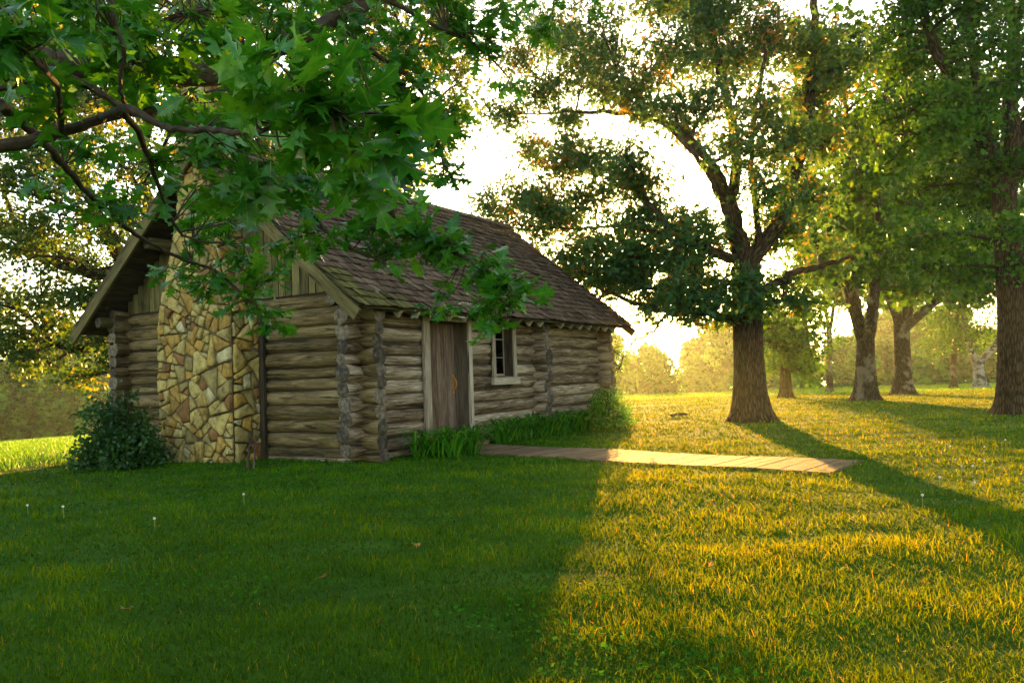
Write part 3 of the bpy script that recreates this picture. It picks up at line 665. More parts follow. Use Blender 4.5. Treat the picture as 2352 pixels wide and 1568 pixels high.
# ------------------------------------------------------------------ boardwalk
bw = thing('boardwalk', 'low plank boardwalk running from the cabin door across the lawn', 'boardwalk', tuple(pa))
ax = (pb-pa)[:2]; L = np.linalg.norm(ax); ax /= L; nx = np.array([-ax[1], ax[0]]); vm = (pdn-pa)[:2]@nx; wv = abs(vm); sg = math.copysign(1, vm)
print('walk', L, wv, pa, pb, pc, pdn)
g = Geo(); u = -0.55
skew = ((pc-pb)[:2]@ax)/vm
while u < L-.02:
    wd = random.uniform(.125, .145); zz = random.uniform(0, .006)
    def Mw(v, u=u):
        uu = v[:, 0]+v[:, 1]*skew*sg*sg; x = pa[0]+ax[0]*uu+nx[0]*v[:, 1]*sg; y = pa[1]+ax[1]*uu+nx[1]*v[:, 1]*sg
        return np.stack([x, y, terr(x, y)+v[:, 2]], -1)
    j = random.uniform(-.015, .015); g.box((u, j, -.03+zz), (u+wd, wv+j, .026+zz), M=Mw); u += wd+random.uniform(.008, .018)
g.build('planks', M_WALK, bw); rebase(bw)

# ------------------------------------------------------------------ foliage
def basis(n):
    """random orthonormal frames, normals loosely upward"""
    d = rng.normal(0, 1, (n, 3)); d /= np.linalg.norm(d, axis=1)[:, None]
    e = rng.normal(0, 1, (n, 3)); e -= d*(e*d).sum(1)[:, None]; e /= np.linalg.norm(e, axis=1)[:, None]
    return d, e, np.cross(d, e)
SHAPES = {
 'oval': (np.array([(0, 0, 0), (.5, .32, .06), (1, 0, 0), (.5, -.32, .06)]), np.array([[0, 3, 2, 1]])),
 'oak': (np.array([(0, 0, 0), (.18, .16, .03), (.30, .07, 0), (.5, .40, .08), (.55, .1, 0), (.8, .28, .05), (.8, .07, 0), (1.05, 0, -.04),
                   (.8, -.07, 0), (.8, -.28, .05), (.55, -.1, 0), (.5, -.40, .08), (.30, -.07, 0), (.18, -.16, .03)]),
         [[0, 1, 2, 12], [0, 12, 13], [2, 3, 4], [2, 4, 10, 12], [12, 10, 11], [4, 5, 6], [4, 6, 8, 10], [10, 8, 9], [6, 7, 8]]),
 'maple': (np.array([(0, 0, 0), (.1, .45, .05), (.4, .22, 0), (.55, .55, .08), (.68, .18, 0), (1.0, 0, -.05), (.68, -.18, 0), (.55, -.55, .08), (.4, -.22, 0), (.1, -.45, .05)]),
           [[0, 1, 2], [2, 3, 4], [4, 5, 6], [6, 7, 8], [8, 9, 0], [0, 2, 8], [2, 4, 6, 8]]),
}
def scatter(g, C, size, shape, rn, droop=0.35):
    n = len(C); d, e, f = basis(n); d[:, 2] -= droop; d /= np.linalg.norm(d, axis=1)[:, None]
    e -= d*(e*d).sum(1)[:, None]; e /= np.linalg.norm(e, axis=1)[:, None]; f = np.cross(d, e)
    T, FF = SHAPES[shape]; k = len(T); sz = size*rng.uniform(.65, 1.25, n)
    V = C[:, None]+sz[:, None, None]*(T[None, :, 0:1]*d[:, None]+T[None, :, 1:2]*e[:, None]+T[None, :, 2:3]*f[:, None])
    base = (np.arange(n)*k)[:, None]
    for m in (3, 4):
        A = np.array([x for x in (FF.tolist() if isinstance(FF, np.ndarray) else FF) if len(x) == m], int)
        if A.size == 0: continue
        I = (base[:, None]+A[None]).reshape(-1, m)+g.n
        (g.t if m == 3 else g.q).append(I); (g.mt if m == 3 else g.mq).append(np.zeros(len(I)))
    g.V.append(V.reshape(-1, 3)); g.uv.append(np.tile(T[:, :2], (n, 1))); g.rnd.append(np.repeat(rn, k)); g.n += n*k
def smoothpath(pts, sub=6):
    p = np.array(pts, float); n = len(p); out = []
    for i in range(n-1):
        a, b, c, d = p[max(i-1, 0)], p[i], p[i+1], p[min(i+2, n-1)]
        for t in np.linspace(0, 1, sub, endpoint=False):
            out.append(.5*((2*b)+(-a+c)*t+(2*a-5*b+4*c-d)*t*t+(-a+3*b-3*c+d)*t**3))
    out.append(p[-1]); return np.array(out)
def tree(name, label, cat, base, trunk, limbs, blobs, leaf, shape, lm, bm, group=None, dens=1.0, cl=16, sig=.22, flare=.62, twig=M_TWIG, zj=1.5, squash=.8, backlit=0.0, trunk_name='trunk'):
    """base: world point; trunk/limbs: lists of (px,py,Z) with radii; blobs: (px,py,rpx,Z)"""
    root = thing(name, label, cat, tuple(base), group)
    g = Geo(); tp = [base-np.array([0, 0, .15])]+[P(*q) for q in trunk[0][1:]]; pts = smoothpath(tp, 8); bs = pts[0]+(pts[1]-pts[0])*np.linspace(0, 1, 8)[:-1, None]; b2 = pts[1]+(pts[2]-pts[1])*np.linspace(0, 1, 5)[:-1, None]; pts = np.concatenate([bs, b2, pts[2:]])
    zb = pts[:, 2]-base[2]; r = np.interp(zb/max(zb[-1], .1), np.linspace(0, 1, len(trunk[1])), trunk[1])
    r = r*(1+flare*(.62*np.exp(-np.maximum(zb, 0)/(1.5*trunk[1][0]))+.3*np.exp(-np.maximum(zb, 0)/.12))); ph = [random.uniform(0, 6) for _ in range(3)]
    def fl(t, a):
        k = np.exp(-np.maximum(zb, 0)/.6)[:, None]
        f = 1+.17*k**1.5*np.sin(5*a+ph[0]+.8*np.sin(a+ph[1]))[None]+.07*k*np.sin(9*a+ph[1])[None]+.025*np.sin(2*a+ph[2])[None]+.02*np.sin(14*a+ph[0])[None]*np.ones_like(k)
        f[:, -1] = f[:, 0]; return f
    tube(g, pts, r, 40, flare=fl); samp = list(pts[len(pts)//2:]); sr = list(r[len(pts)//2:])
    g.build(trunk_name, bm, root, True)
    for lp, lr in limbs:
        g = Geo(); pp = smoothpath([P(*q) if len(q) == 3 else np.array(q[:3]) for q in lp], 6); n = len(pp)
        pp[1:] += rng.normal(0, .02, (n-1, 3)); rr = np.interp(np.linspace(0, 1, n), [0, 1], lr); tube(g, pp, rr, 12)
        samp += list(pp[n//4:]); sr += list(rr[n//4:]); g.build('limb', bm, root, True)
    samp = np.array(samp); sr = np.array(sr)
    tw = Geo(); lf = Geo()
    for b in blobs:
        c = P(b[0], b[1], b[3]+random.uniform(-zj, zj)*(.3 if len(b) > 4 else 1)); R = b[2]/F*b[3]
        q = c-np.array([0, 0, R*.2]); D = np.linalg.norm(samp-q, axis=1)+np.maximum(0, samp[:, 2]-q[2])*1.5; i = int(np.argmin(D)); s = samp[i]; dist = np.linalg.norm(q-s)
        mid = (s+q)/2+np.array([0, 0, .12*dist])+rng.normal(0, .06*dist, 3)
        p = smoothpath([s, mid, q], 5); r0 = min(.035+.012*dist, sr[i]*.6+.01); tube(tw, p, np.linspace(r0, .018, len(p)), 6, cap=False)
        nsub = int(5+R*5); vol = R**3; tips = []
        for _ in range(nsub):
            u = rng.normal(0, 1, 3); u /= np.linalg.norm(u); e = c+u*R*np.array([1, 1, squash])*rng.uniform(.5, 1.0); s0 = p[random.randrange(len(p)//2, len(p))]
            m2 = (s0+e)/2+rng.normal(0, .1*R, 3)+np.array([0, 0, .05*R]); pp = smoothpath([s0, m2, e], 3); tube(tw, pp, np.linspace(.016, .006, len(pp)), 4, cap=False); tips.append(pp)
        tips = np.concatenate(tips); ncl = max(3, int(dens*(b[4] if len(b) > 4 else 1)*(20*R*R+14*R+2)))
        cc = tips[rng.integers(0, len(tips), ncl)]+rng.normal(0, R*.22, (ncl, 3))
        nl = rng.integers(int(cl*.6), int(cl*1.4), ncl); C = np.repeat(cc, nl, 0); C = C+rng.normal(0, sig, C.shape)*np.array([1, 1, .6])
        dc = np.linalg.norm(np.cross(C-CAM, SUND), axis=1); rn = np.clip(np.repeat(rng.uniform(.1, .8, ncl)+.5*(rng.random(ncl) < (0 if len(b) > 4 else backlit)), nl)+rng.normal(0, .12, len(C)), 0, 1); kp = dc > .12; scatter(lf, C[kp], leaf, shape, rn[kp])  # a share of clusters is coloured as if the sun shone through
    tw.build('twigs', twig, root, False); lf.build('crown', lm, root, False)
    rebase(root); return root
def blobs_region(x0, x1, y0, y1, n, r, Z, seed, holes=()):
    rr = random.Random(seed); out = []
    for _ in range(n*8):
        x, y = rr.uniform(x0, x1), rr.uniform(y0, y1)
        if any((x-a)**2+(y-b)**2 < (c+r*.5)**2 for a, b, c in holes): continue
        if all((x-o[0])**2+(y-o[1])**2 > (r*.85)**2 for o in out): out.append((x, y, r*rr.uniform(.8, 1.2), Z))
        if len(out) >= n: break
    return out

Zm = 17.5
mb = [(1130,470,60),(1195,430,75),(1290,370,80),(1370,350,60),(1430,420,75),(1300,470,90),(1460,500,60),(1380,540,80),(1230,540,60),(1480,575,50),(1300,600,60),
 (1410,630,60),(1560,560,45),(1600,635,55),(1645,550,40),(1650,700,55),(1580,725,40),(1480,712,34,.5),(1375,705,40,.4),(1405,800,26,.3),(1412,845,26,.35),(1560,690,40),(1545,600,30),(1455,640,35),(1720,730,45),
 (1150,260,50),(1240,190,75),(1340,150,90),(1310,270,40),(1450,190,80),(1400,70,100),(1250,60,80),(1550,220,60),(1560,110,90),(1640,230,75),(1570,300,35),(1700,120,100),(1750,230,90),(1720,330,75),
 (1800,330,85),(1850,230,90),(1850,100,100),(1950,140,90),(1690,10,100),(1520,0,100),(1780,430,75),(1860,440,75),(1910,330,80),(1820,530,75),(1750,555,45),(1880,600,75),(1800,650,50),(1720,640,40),(1760,690,40),(1840,690,45),(1480,400,60),(1440,345,50),(1500,470,55),(1560,500,45),(1605,525,40),(1520,540,50),(1350,440,60),(1240,470,60),(1150,520,50),(1350,620,50),(1340,560,60),(1430,560,50),(1590,590,40),(1640,650,40),(1610,690,45),(1540,670,35),(1500,715,35),(1220,340,45),(1300,320,50),(1420,640,50),(1400,190,60),(1500,140,70),(1590,30,80),(1480,250,45),(1320,60,80),(1190,130,60),(1640,130,70),(1760,60,80),(1468,596,36,1.2),(1552,598,36,1.2),(1462,655,34,1.1),(1556,660,34,1.1),(1510,578,32,1.2),(1512,684,28,1.0),(1600,620,36,1.1),(1430,615,36,1.0)]
tree('oak_tree', 'largest broad oak on the open lawn, low sun glowing through its crown', 'tree', foot(1726, 966, Zm),
     ([(1725,966,Zm),(1722,880,Zm),(1718,780,Zm),(1716,700,Zm),(1712,610,Zm)], [.35,.32,.31,.31,.30]),
     [([(1712,640,Zm),(1700,560,Zm),(1675,480,Zm),(1640,400,Zm-.3),(1600,345,Zm-.5),(1560,300,Zm+0.50)],[0.240,0.120]),
      ([(1672,480,Zm),(1690,380,Zm+.3),(1680,280,Zm+.3),(1655,160,Zm+.2),(1630,40,Zm),(1610,-60,Zm)],[0.136,0.056]),
      ([(1600,345,Zm-.5),(1510,275,Zm+1.12),(1430,262,Zm+2.12),(1340,255,Zm+3.25),(1240,262,Zm+4.50)],[0.096,0.024]),
      ([(1712,620,Zm),(1755,560,Zm),(1800,480,Zm+.3),(1830,380,Zm+.5),(1860,220,Zm+.6),(1868,60,Zm+.6),(1872,-60,Zm+.6)],[0.192,0.072]),
      ([(1745,575,Zm),(1738,480,Zm-.2),(1728,380,Zm-.3),(1735,250,Zm-.3),(1760,120,Zm)],[0.080,0.040]),
      ([(1700,600,Zm),(1640,580,Zm-.4),(1560,540,Zm+0.50),(1490,468,Zm+1.38),(1430,410,Zm+2.12),(1350,385,Zm+3.12),(1240,385,Zm+4.50)],[0.120,0.024]),
      ([(1700,740,Zm),(1620,718,Zm-.5),(1546,712,Zm+0.68),(1456,694,Zm+1.80),(1356,652,Zm+3.05),(1290,615,Zm+3.88)],[0.104,0.024]),
      ([(1546,540,Zm+0.68),(1440,520,Zm+2.00),(1330,525,Zm+3.38),(1200,520,Zm+5.00)],[0.056,0.016]),
      ([(1730,680,Zm),(1800,640,Zm-.4),(1880,610,Zm-.6),(1960,590,Zm-.8)],[0.112,0.032]),
      ([(1690,700,Zm),(1600,668,Zm-.3),(1500,664,Zm+1.25),(1400,640,Zm+2.50)],[0.080,0.024]),
      ([(1540,712,Zm+0.75),(1500,760,Zm+1.25),(1450,790,Zm+1.88),(1420,850,Zm+2.25)],[0.036,0.012]),
      ([(1740,700,Zm),(1800,690,Zm-.3),(1900,697,Zm-.5)],[0.056,0.016])],
     [(q[0], q[1], q[2], Zm+max(0, 1600-q[0])*.0125)+tuple(q[3:]) for q in mb], .15, 'oak', M_OAK, M_BARK, dens=1.65, cl=22, backlit=.13)
def simple_tree(name, label, bx, by, Z, w_, forks, region, seed, leaf=.16, shape='maple', lm=M_MAPLE, bm=M_BARK2, dens=.9, r=75, n=30, holes=(), group=None, backlit=0, cl=14, sig=.28, top=None, extra=()):
    b = foot(bx, by, Z); rad = w_/F*Z/2; tp = top or (bx, by-150)
    tr = [(bx, by, Z), (bx+(tp[0]-bx)*.3, by-(by-tp[1])*.35, Z), (bx+(tp[0]-bx)*.7, by-(by-tp[1])*.7, Z), (tp[0], tp[1], Z)]
    limbs = []
    for f in forks: limbs.append(([(tp[0], tp[1]+12, Z)]+[(x, y, Z+random.uniform(-.6, .6)) for x, y in f], [rad*.72, rad*.22]))
    return tree(name, label, 'tree', b, (tr, [rad*1.05, rad, rad*.95, rad*.92]), limbs, blobs_region(*region, n, r, Z, seed, holes)+[(x, y, q, Z) for x, y, q in extra], leaf, shape, lm, bm, dens=dens, group=group, backlit=backlit, cl=cl, sig=sig, zj=2.2)
simple_tree('maple_tree', 'tall tree with pale peeling bark patches and twin stems, mid-lawn', 1990, 920, 26.3, 42,
   [[(1965,700),(1955,600),(1950,420),(1940,200)],[(2005,700),(2012,600),(2022,400),(2040,150)],[(1940,640),(1880,560),(1840,450)]], (1850,2150,60,660), 31, n=42, r=66, top=(1988,790), dens=.75, leaf=.2)
simple_tree('maple_tree', 'darker forked tree just right of the pale patched tree', 2075, 906, 32.5, 35,
   [[(2040,650),(2020,520),(2010,350)],[(2105,650),(2130,560),(2160,430),(2190,250)],[(2150,690),(2200,620)]], (1990,2290,150,660), 32, n=40, r=62, top=(2070,745), dens=.65, leaf=.22)
simple_tree('young_maple_tree', 'small slender tree with a low dark crown right of the big oak trunk', 1805, 913, 32.9, 24,
   [[(1795,740),(1780,680)],[(1825,740),(1850,690)]], (1745,1880,690,850), 33, n=14, r=38, top=(1803,800), bm=M_BARK, dens=1.1)
simple_tree('birch_tree', 'leaning white barked birch with two stems and dark bands', 2252, 886, 50, 24,
   [[(2300,770),(2310,700),(2300,600)],[(2225,790),(2210,700),(2200,600)]], (2130,2352,560,790), 34, n=26, r=55, shape='oval', leaf=.17, bm=M_BIRCH, top=(2245,830), dens=.7)
Zr = 16.6
rb = blobs_region(2020, 2420, -30, 420, 30, 72, Zr, 35)+blobs_region(2080, 2420, 420, 640, 10, 50, Zr, 36)
tree('locust_tree', 'tall dark trunked tree at the right edge of the lawn with bright feathery leaves', 'tree', foot(2330, 952, Zr),
     ([(2330,952,Zr),(2326,860,Zr),(2322,700,Zr),(2312,540,Zr),(2306,440,Zr)], [.28,.26,.25,.24,.22]),
     [([(2308,450,Zr),(2270,340,Zr),(2215,250,Zr-.2),(2180,180,Zr-.3),(2140,90,Zr-.4),(2110,-20,Zr-.4)],[.19,.07]),
      ([(2270,340,Zr),(2250,250,Zr+.3),(2235,130,Zr+.4),(2225,0,Zr+.4)],[.11,.05]),
      ([(2308,460,Zr),(2325,350,Zr),(2322,200,Zr+.2),(2330,60,Zr+.2),(2310,-60,Zr)],[.20,.08]),
      ([(2330,340,Zr),(2370,260,Zr),(2400,150,Zr)],[.14,.06]),
      ([(2262,330,Zr),(2200,302,Zr-.5),(2130,300,Zr-.8),(2050,310,Zr-1.2)],[.06,.02]),
      ([(2326,600,Zr),(2370,560,Zr),(2420,500,Zr)],[.10,.05])],
     rb, .12, 'oval', M_MAPLE, M_BARK, dens=1.3, cl=28, sig=.2)
# trees standing farther back, filling between the stems
simple_tree('maple_tree', 'back tree whose leafy crown fills the space between the oak and the patched tree', 1905, 893, 46, 13,
   [[(1890,640),(1870,480),(1860,300)],[(1925,640),(1950,480),(1960,300)]], (1800,2080,250,680), 41, n=32, r=62, top=(1905,760), leaf=.30, dens=.45)
simple_tree('maple_tree', 'back tree with spreading crown behind the white birch at the right', 2190, 890, 50, 13,
   [[(2170,640),(2150,480),(2140,300)],[(2215,640),(2250,480),(2260,300)]], (2060,2420,280,660), 42, n=36, r=62, top=(2190,760), leaf=.30, dens=.45)
# behind the cabin
simple_tree('poplar_tree', 'round leaved tree drooping over the field left of the cabin', 318, 990, 17, 60,
   [[(300,640),(250,540),(190,420),(120,280)],[(340,640),(345,500),(330,380),(350,240)],[(270,760),(200,800),(120,790)],[(280,640),(180,620),(60,580)]],
   (-120,330,330,820), 43, n=44, r=72, top=(320,720), leaf=.11, shape='oval', lm=M_POPLAR, bm=M_BARK, dens=1.15, cl=26, sig=.2, backlit=.1, extra=[(110,830,50),(200,860,45),(60,820,40),(250,820,40),(-40,780,60)])
simple_tree('ash_tree', 'tall yellow green tree rising behind the cabin roof', 760, 960, 24, 60,
   [[(700,300),(600,150),(500,40)],[(790,300),(860,200),(950,120)],[(650,380),(480,300),(330,260),(180,240)],[(800,380),(900,330),(980,300)]],
   (-60,1060,-60,330), 44, n=85, r=85, top=(755,520), leaf=.16, shape='maple', lm=M_POPLAR, bm=M_BARK, dens=.75, backlit=.3, cl=18, extra=[(880,380,55),(960,400,45),(820,400,60),(1020,350,40),(900,440,35)])

# ------------------------------------------------------------------ far tree line
def far_variant(seed, bushy):
    r = np.random.default_rng(seed); lf = Geo(); n = 34; H = 9.0
    for _ in range(n):
        th = r.uniform(0, 2*np.pi); zz = r.uniform(.04 if bushy else .12, .95)*H; wd = (1-abs(zz/H-.42)*1.6)*2.6+.5; c = np.array([np.cos(th)*wd*r.uniform(.2, 1), np.sin(th)*wd*r.uniform(.2, 1), zz])
        R = r.uniform(.9, 1.7); m = 75; u = r.normal(0, 1, (m, 3)); u /= np.linalg.norm(u, axis=1)[:, None]; C = c+u*R*r.uniform(.6, 1.05, (m, 1)); scatter(lf, C, .66, 'maple', np.clip(r.uniform(.0, 1.0)+r.normal(0, .15, m), 0, 1))
    tr = Geo(); tube(tr, [(0, 0, -.3), (.1, 0, 2), (0, .1, 4.5), (.2, 0, 7)], [.3, .22, .15, .06], 8)
    return lf, tr
FV = []
for k in range(6):
    lf, tr = far_variant(60+k, k % 2); a = lf.build('crown', M_FAR); b = tr.build('trunk', M_TWIG, None, True); FV.append((a.data, b.data)); bpy.data.objects.remove(a); bpy.data.objects.remove(b)
rr = random.Random(9); idx = 0
for row, (Z0, n) in enumerate(((88, 44), (104, 40))):
    for i in range(n):
        px = -220+(2800)*(i+rr.uniform(-.3, .3))/(n-1); az = math.atan((px-CX)/F); Z = Z0+rr.uniform(-6, 6)+(14 if px > 1700 else 0)
        if 380 < px < 1290: continue
        x, y = world((px-CX)/F*Z, Z); z = float(terr(x, y)); side = 'left' if px < CX else 'right'
        s = rr.choice((.55, .7, .85, 1.0, 1.15))*rr.uniform(.85, 1.1)*(1.15 if px < 300 else 1.0)*(.9 if 1300 < px < 1640 else 1.1)
        if row == 0: s *= .82
        label = 'hazy green tree in the far tree line beyond the field, left of the cabin' if side == 'left' else 'hazy green tree in the far tree line behind the lawn, right of the cabin'
        r_ = thing('far_tree', label, 'tree', (x, y, z-.3), 'far trees '+side+' of the cabin'); r_.scale = (s*1.15, s*1.15, s); r_.rotation_euler = (0, 0, rr.uniform(0, 6.28))
        a, b = FV[idx % 6]; idx += 1
        for nm, me in (('crown', a), ('trunk', b)): o = bpy.data.objects.new(nm, me); COL.objects.link(o); o.parent = r_

# ------------------------------------------------------------------ near oak branches
half = [(0, 0, 0), (.10, .055, .07), (.17, .15, .13), (.235, .075, .21), (.33, .20, .27), (.40, .43, .35), (.415, .30, .39), (.44, .115, .45), (.55, .24, .52), (.66, .40, .58), (.655, .25, .61), (.665, .10, .66),
        (.77, .17, .74), (.86, .235, .80), (.85, .13, .84), (.88, .06, .88), (1.0, 0, 1.0)]
def nearleaf():
    V = []; n = len(half)
    for t, w_, tm in half: V.append((tm, 0, 0))
    for s in (1, -1):
        for t, w_, tm in half: V.append((t, s*w_, .10*w_))
    Fq = []
    for s in (0, 1):
        o = n+s*n
        for i in range(n-1): Fq.append([i, i+1, o+i+1, o+i] if s else [i, o+i, o+i+1, i+1])
    V = np.array(V); return V, np.array(Fq)
NLV, NLF = nearleaf(); PET = .22
def near_leaves(g, base, dirs, size, rn):
    n = len(base); d = dirs/np.linalg.norm(dirs, axis=1)[:, None]
    e = np.cross(d, np.array([0, 0, 1.0]))+rng.normal(0, .45, (n, 3)); e -= d*(e*d).sum(1)[:, None]; e /= np.linalg.norm(e, axis=1)[:, None]; f = np.cross(d, e)
    curl = rng.uniform(.05, .55, n)[:, None]; wave = rng.uniform(-.08, .08, n)[:, None]; fold = rng.uniform(.0, .5, n)[:, None]
    x = NLV[None, :, 0]+PET; y = NLV[None, :, 1]*(1-.2*fold); zz = -curl*(x-PET)**2*.5+wave*np.sin(NLV[None, :, 0]*8+NLV[None, :, 1]*5)+fold*np.abs(NLV[None, :, 1])
    s = size[:, None, None]
    V = base[:, None]+s*(x[..., None]*d[:, None]+y[..., None]*e[:, None]+zz[..., None]*f[:, None])
    k = len(NLV); I = (np.arange(n)[:, None, None]*k+NLF[None]).reshape(-1, 4)+g.n
    g.V.append(V.reshape(-1, 3)); g.uv.append(np.tile(NLV[:, :2], (n, 1))); g.rnd.append(np.repeat(rn, k)); g.q.append(I); g.mq.append(np.zeros(len(I))); g.n += n*k
    # petioles
    a = base; b = base+s[:, 0]*PET*d; w_ = e*.0022; V = np.stack([a-w_, a+w_, b+w_, b-w_], 1).reshape(-1, 3); I = np.arange(n)[:, None]*4+np.arange(4)[None]+g.n
    g.V.append(V); g.uv.append(np.zeros((len(V), 2))); g.rnd.append(np.full(len(V), .95)); g.q.append(I); g.mq.append(np.zeros(n)); g.n += 4*n
troot = P(-1500, 800, 2.6); tx, ty = world(-4.6, 1.6); tb = np.array([tx, ty, float(terr(tx, ty))])
near = thing('overhanging_oak_tree', 'near oak whose large lobed leaves and dark branches hang over the top left', 'tree', tuple(tb))
g = Geo(); tube(g, smoothpath([tb-[0, 0, .2], tb+[0, 0, 1.2], tb+[.1, 0, 2.4], tb+[0, .1, 4.5]], 6), [.42]*6+[.33]*6+[.25]*7, 24); g.build('trunk', M_BARK, near, True)
up1 = tb+np.array([0, 0, 2.0]); up2 = tb+np.array([0.02, .05, 3.2])
def wp(q): return P(*q) if not isinstance(q, np.ndarray) else q
NB = [([up1, (-420,360,3.0), (0,336,3.2), (140,303,3.3), (270,265,3.4), (420,235,3.6), (600,180,4.0)], .034, .013),
      ([up2, (-300,60,3.6), (200,150,4.0), (520,165,4.5), (650,105,4.8), (760,50,5.0), (890,-10,5.3), (1100,-60,5.8), (1350,-60,6.3)], .085, .03),
      ([(230,275,3.4), (290,250,3.0), (380,292,2.9), (480,300,2.8), (585,303,2.6), (680,270,2.3), (780,260,2.1)], .016, .005),
      ([(0,240,3.1), (60,290,3.4), (120,350,3.8), (190,430,4.2), (250,490,4.6), (330,550,5.0), (420,595,5.2), (500,625,5.3), (570,690,5.2), (620,730,5.2)], .022, .006),
      ([(-200,200,3.0), (0,200,3.1), (120,170,3.1), (260,235,3.1), (330,330,3.4), (370,440,3.9), (420,540,4.8), (520,560,5.2)], .02, .006),
      ([(600,180,4.0), (640,300,3.9), (690,420,4.2), (735,515,4.4), (800,570,4.4), (880,600,4.4)], .016, .006),
      ([(650,105,4.8), (760,250,4.8), (850,400,4.7), (920,515,4.6), (1000,560,4.5), (1080,600,4.3), (1150,650,4.2), (1180,720,4.2)], .022, .006),
      ([(760,50,5.0), (870,130,5.4), (960,200,5.6), (1000,300,5.6), (1020,400,5.5)], .02, .006),
      ([(890,0,5.3), (1000,60,5.8), (1100,110,6.2), (1170,180,6.4)], .018, .006),
      ([(270,130,3.2), (265,60,3.0), (255,-20,3.0)], .012, .01), ([(265,60,3.0), (285,120,3.0), (275,200,3.1), (290,250,3.2), (270,265,3.3)], .009, .007),
      ([(600,180,4.0), (560,300,3.8), (560,420,3.6)], .012, .005), ([(200,150,4.0), (350,60,3.6), (480,20,3.4)], .02, .008), ([(140,303,3.3), (130,200,2.8), (60,120,2.4)], .014, .006),
      ([(420,235,3.6), (380,330,3.8), (330,420,4.2)], .012, .005)]
samp = []; sid = []
for k, (pts, r0, r1) in enumerate(NB):
    pp = smoothpath([wp(q) for q in pts], 8); n = len(pp); pp[1:-1] += rng.normal(0, .003, (n-2, 3)); g = Geo(); tube(g, pp, np.linspace(r0, r1, n)*(1+.08*rng.normal(0, 1, n)), 10); g.build('branch', M_TWIG, near, True); samp += list(pp)
samp = np.array(samp)
NBL = [(640,190,100,2.1,30),(760,230,90,2.1,26),(850,290,70,2.1,20),(560,210,80,2.4,22),(890,330,40,2.2,8),(720,310,90,2.5,26),(820,390,50,2.4,14),
 (60,90,140,2.4,36),(200,60,140,3.0,38),(90,190,110,3.0,26),(350,50,140,3.3,44),(300,170,120,3.3,34),(470,110,130,3.5,54),(180,330,90,4.0,20),(330,370,90,4.0,22),(100,410,60,4.4,9),(430,350,70,3.6,22),
 (500,320,100,3.3,44),(620,380,80,3.1,28),(560,440,65,3.6,20),(740,395,70,3.3,22),(700,470,60,4.3,16),(480,230,80,3.4,18),(-40,20,120,2.6,24),(20,300,60,3.4,5),
 (650,50,120,4.5,64),(800,90,120,5.0,75),(950,110,110,5.5,70),(920,220,90,5.6,70),(1000,250,65,5.6,46),(1020,390,38,5.6,20),(1010,320,50,5.6,30),(1060,70,90,6.0,60),(1130,110,60,6.2,34),(1000,-10,120,6.0,90),(1160,10,100,6.2,60),(1240,60,60,6.4,30),(1350,-10,70,6.5,30),(1180,190,38,6.5,14),
 (540,-10,120,4.2,60),(300,-20,140,3.6,50),(780,-20,130,5.2,70),
 (820,530,55,4.3,22),(890,490,65,4.5,36),(960,550,70,4.5,44),(1050,560,62,4.4,38),(1115,620,60,4.3,34),(1170,640,50,4.2,26),(1150,715,36,4.2,16),(1005,690,36,4.3,14),(1210,680,26,4.2,8),(880,580,55,4.5,28),(740,550,45,4.7,14),(1110,700,28,4.2,10),
 (450,480,55,5.0,30),(430,555,50,5.4,28),(520,520,55,5.3,30),(560,590,50,5.2,28),(480,640,45,5.3,26),(410,630,40,5.4,20),(600,640,42,5.2,22),(620,715,36,5.2,16),(570,680,40,5.2,18),(650,745,18,5.2,6),(520,440,60,4.6,18),(630,490,50,4.8,12),
 (230,470,60,4.5,18),(160,470,50,4.4,12),(300,480,50,4.6,14),(680,560,40,4.8,18)]
tw = Geo(); lf = Geo()
for bx, by, br, Z, nl in NBL:
    c = P(bx, by, Z); R = br/F*Z; i = int(np.argmin(np.linalg.norm(samp-c, axis=1))); s = samp[i]; nl = int(nl*1.36)
    ns = max(2, int(round(nl/6))); left = nl
    for k in range(ns):
        u = rng.normal(0, 1, 3); u /= np.linalg.norm(u); e = c+u*R*rng.uniform(.15, .9)*np.array([1, 1, .9]); e[2] += R*.15
        m = (s+e)/2+rng.normal(0, .05, 3)+np.array([0, 0, .08*np.linalg.norm(e-s)]); pp = smoothpath([s, m, e], 5); tube(tw, pp, np.linspace(.004, .002, len(pp)), 5, cap=False)
        q = nl//ns+(1 if k < nl % ns else 0); bi = rng.integers(len(pp)//2, len(pp), q); bi[: max(1, q*2//3)] = len(pp)-1; B = pp[bi]+rng.normal(0, .008, (q, 3))
        D = rng.normal(0, 1, (q, 3)); D[:, 2] = D[:, 2]*.6-.55; ax_ = (pp[-1]-pp[-3]); D += .5*ax_/np.linalg.norm(ax_)
        near_leaves(lf, B, D, rng.uniform(.10, .185, q)*(.92 if Z > 4 else 1)*rng.choice([.7, 1, 1.05], q), np.clip(rng.normal(.42, .22, q), 0, .92)+(.06*(rng.random(q) < .03)))
tw.build('twigs', M_TWIG, near); lf.build('leaves', M_OAKN, near, True); rebase(near)

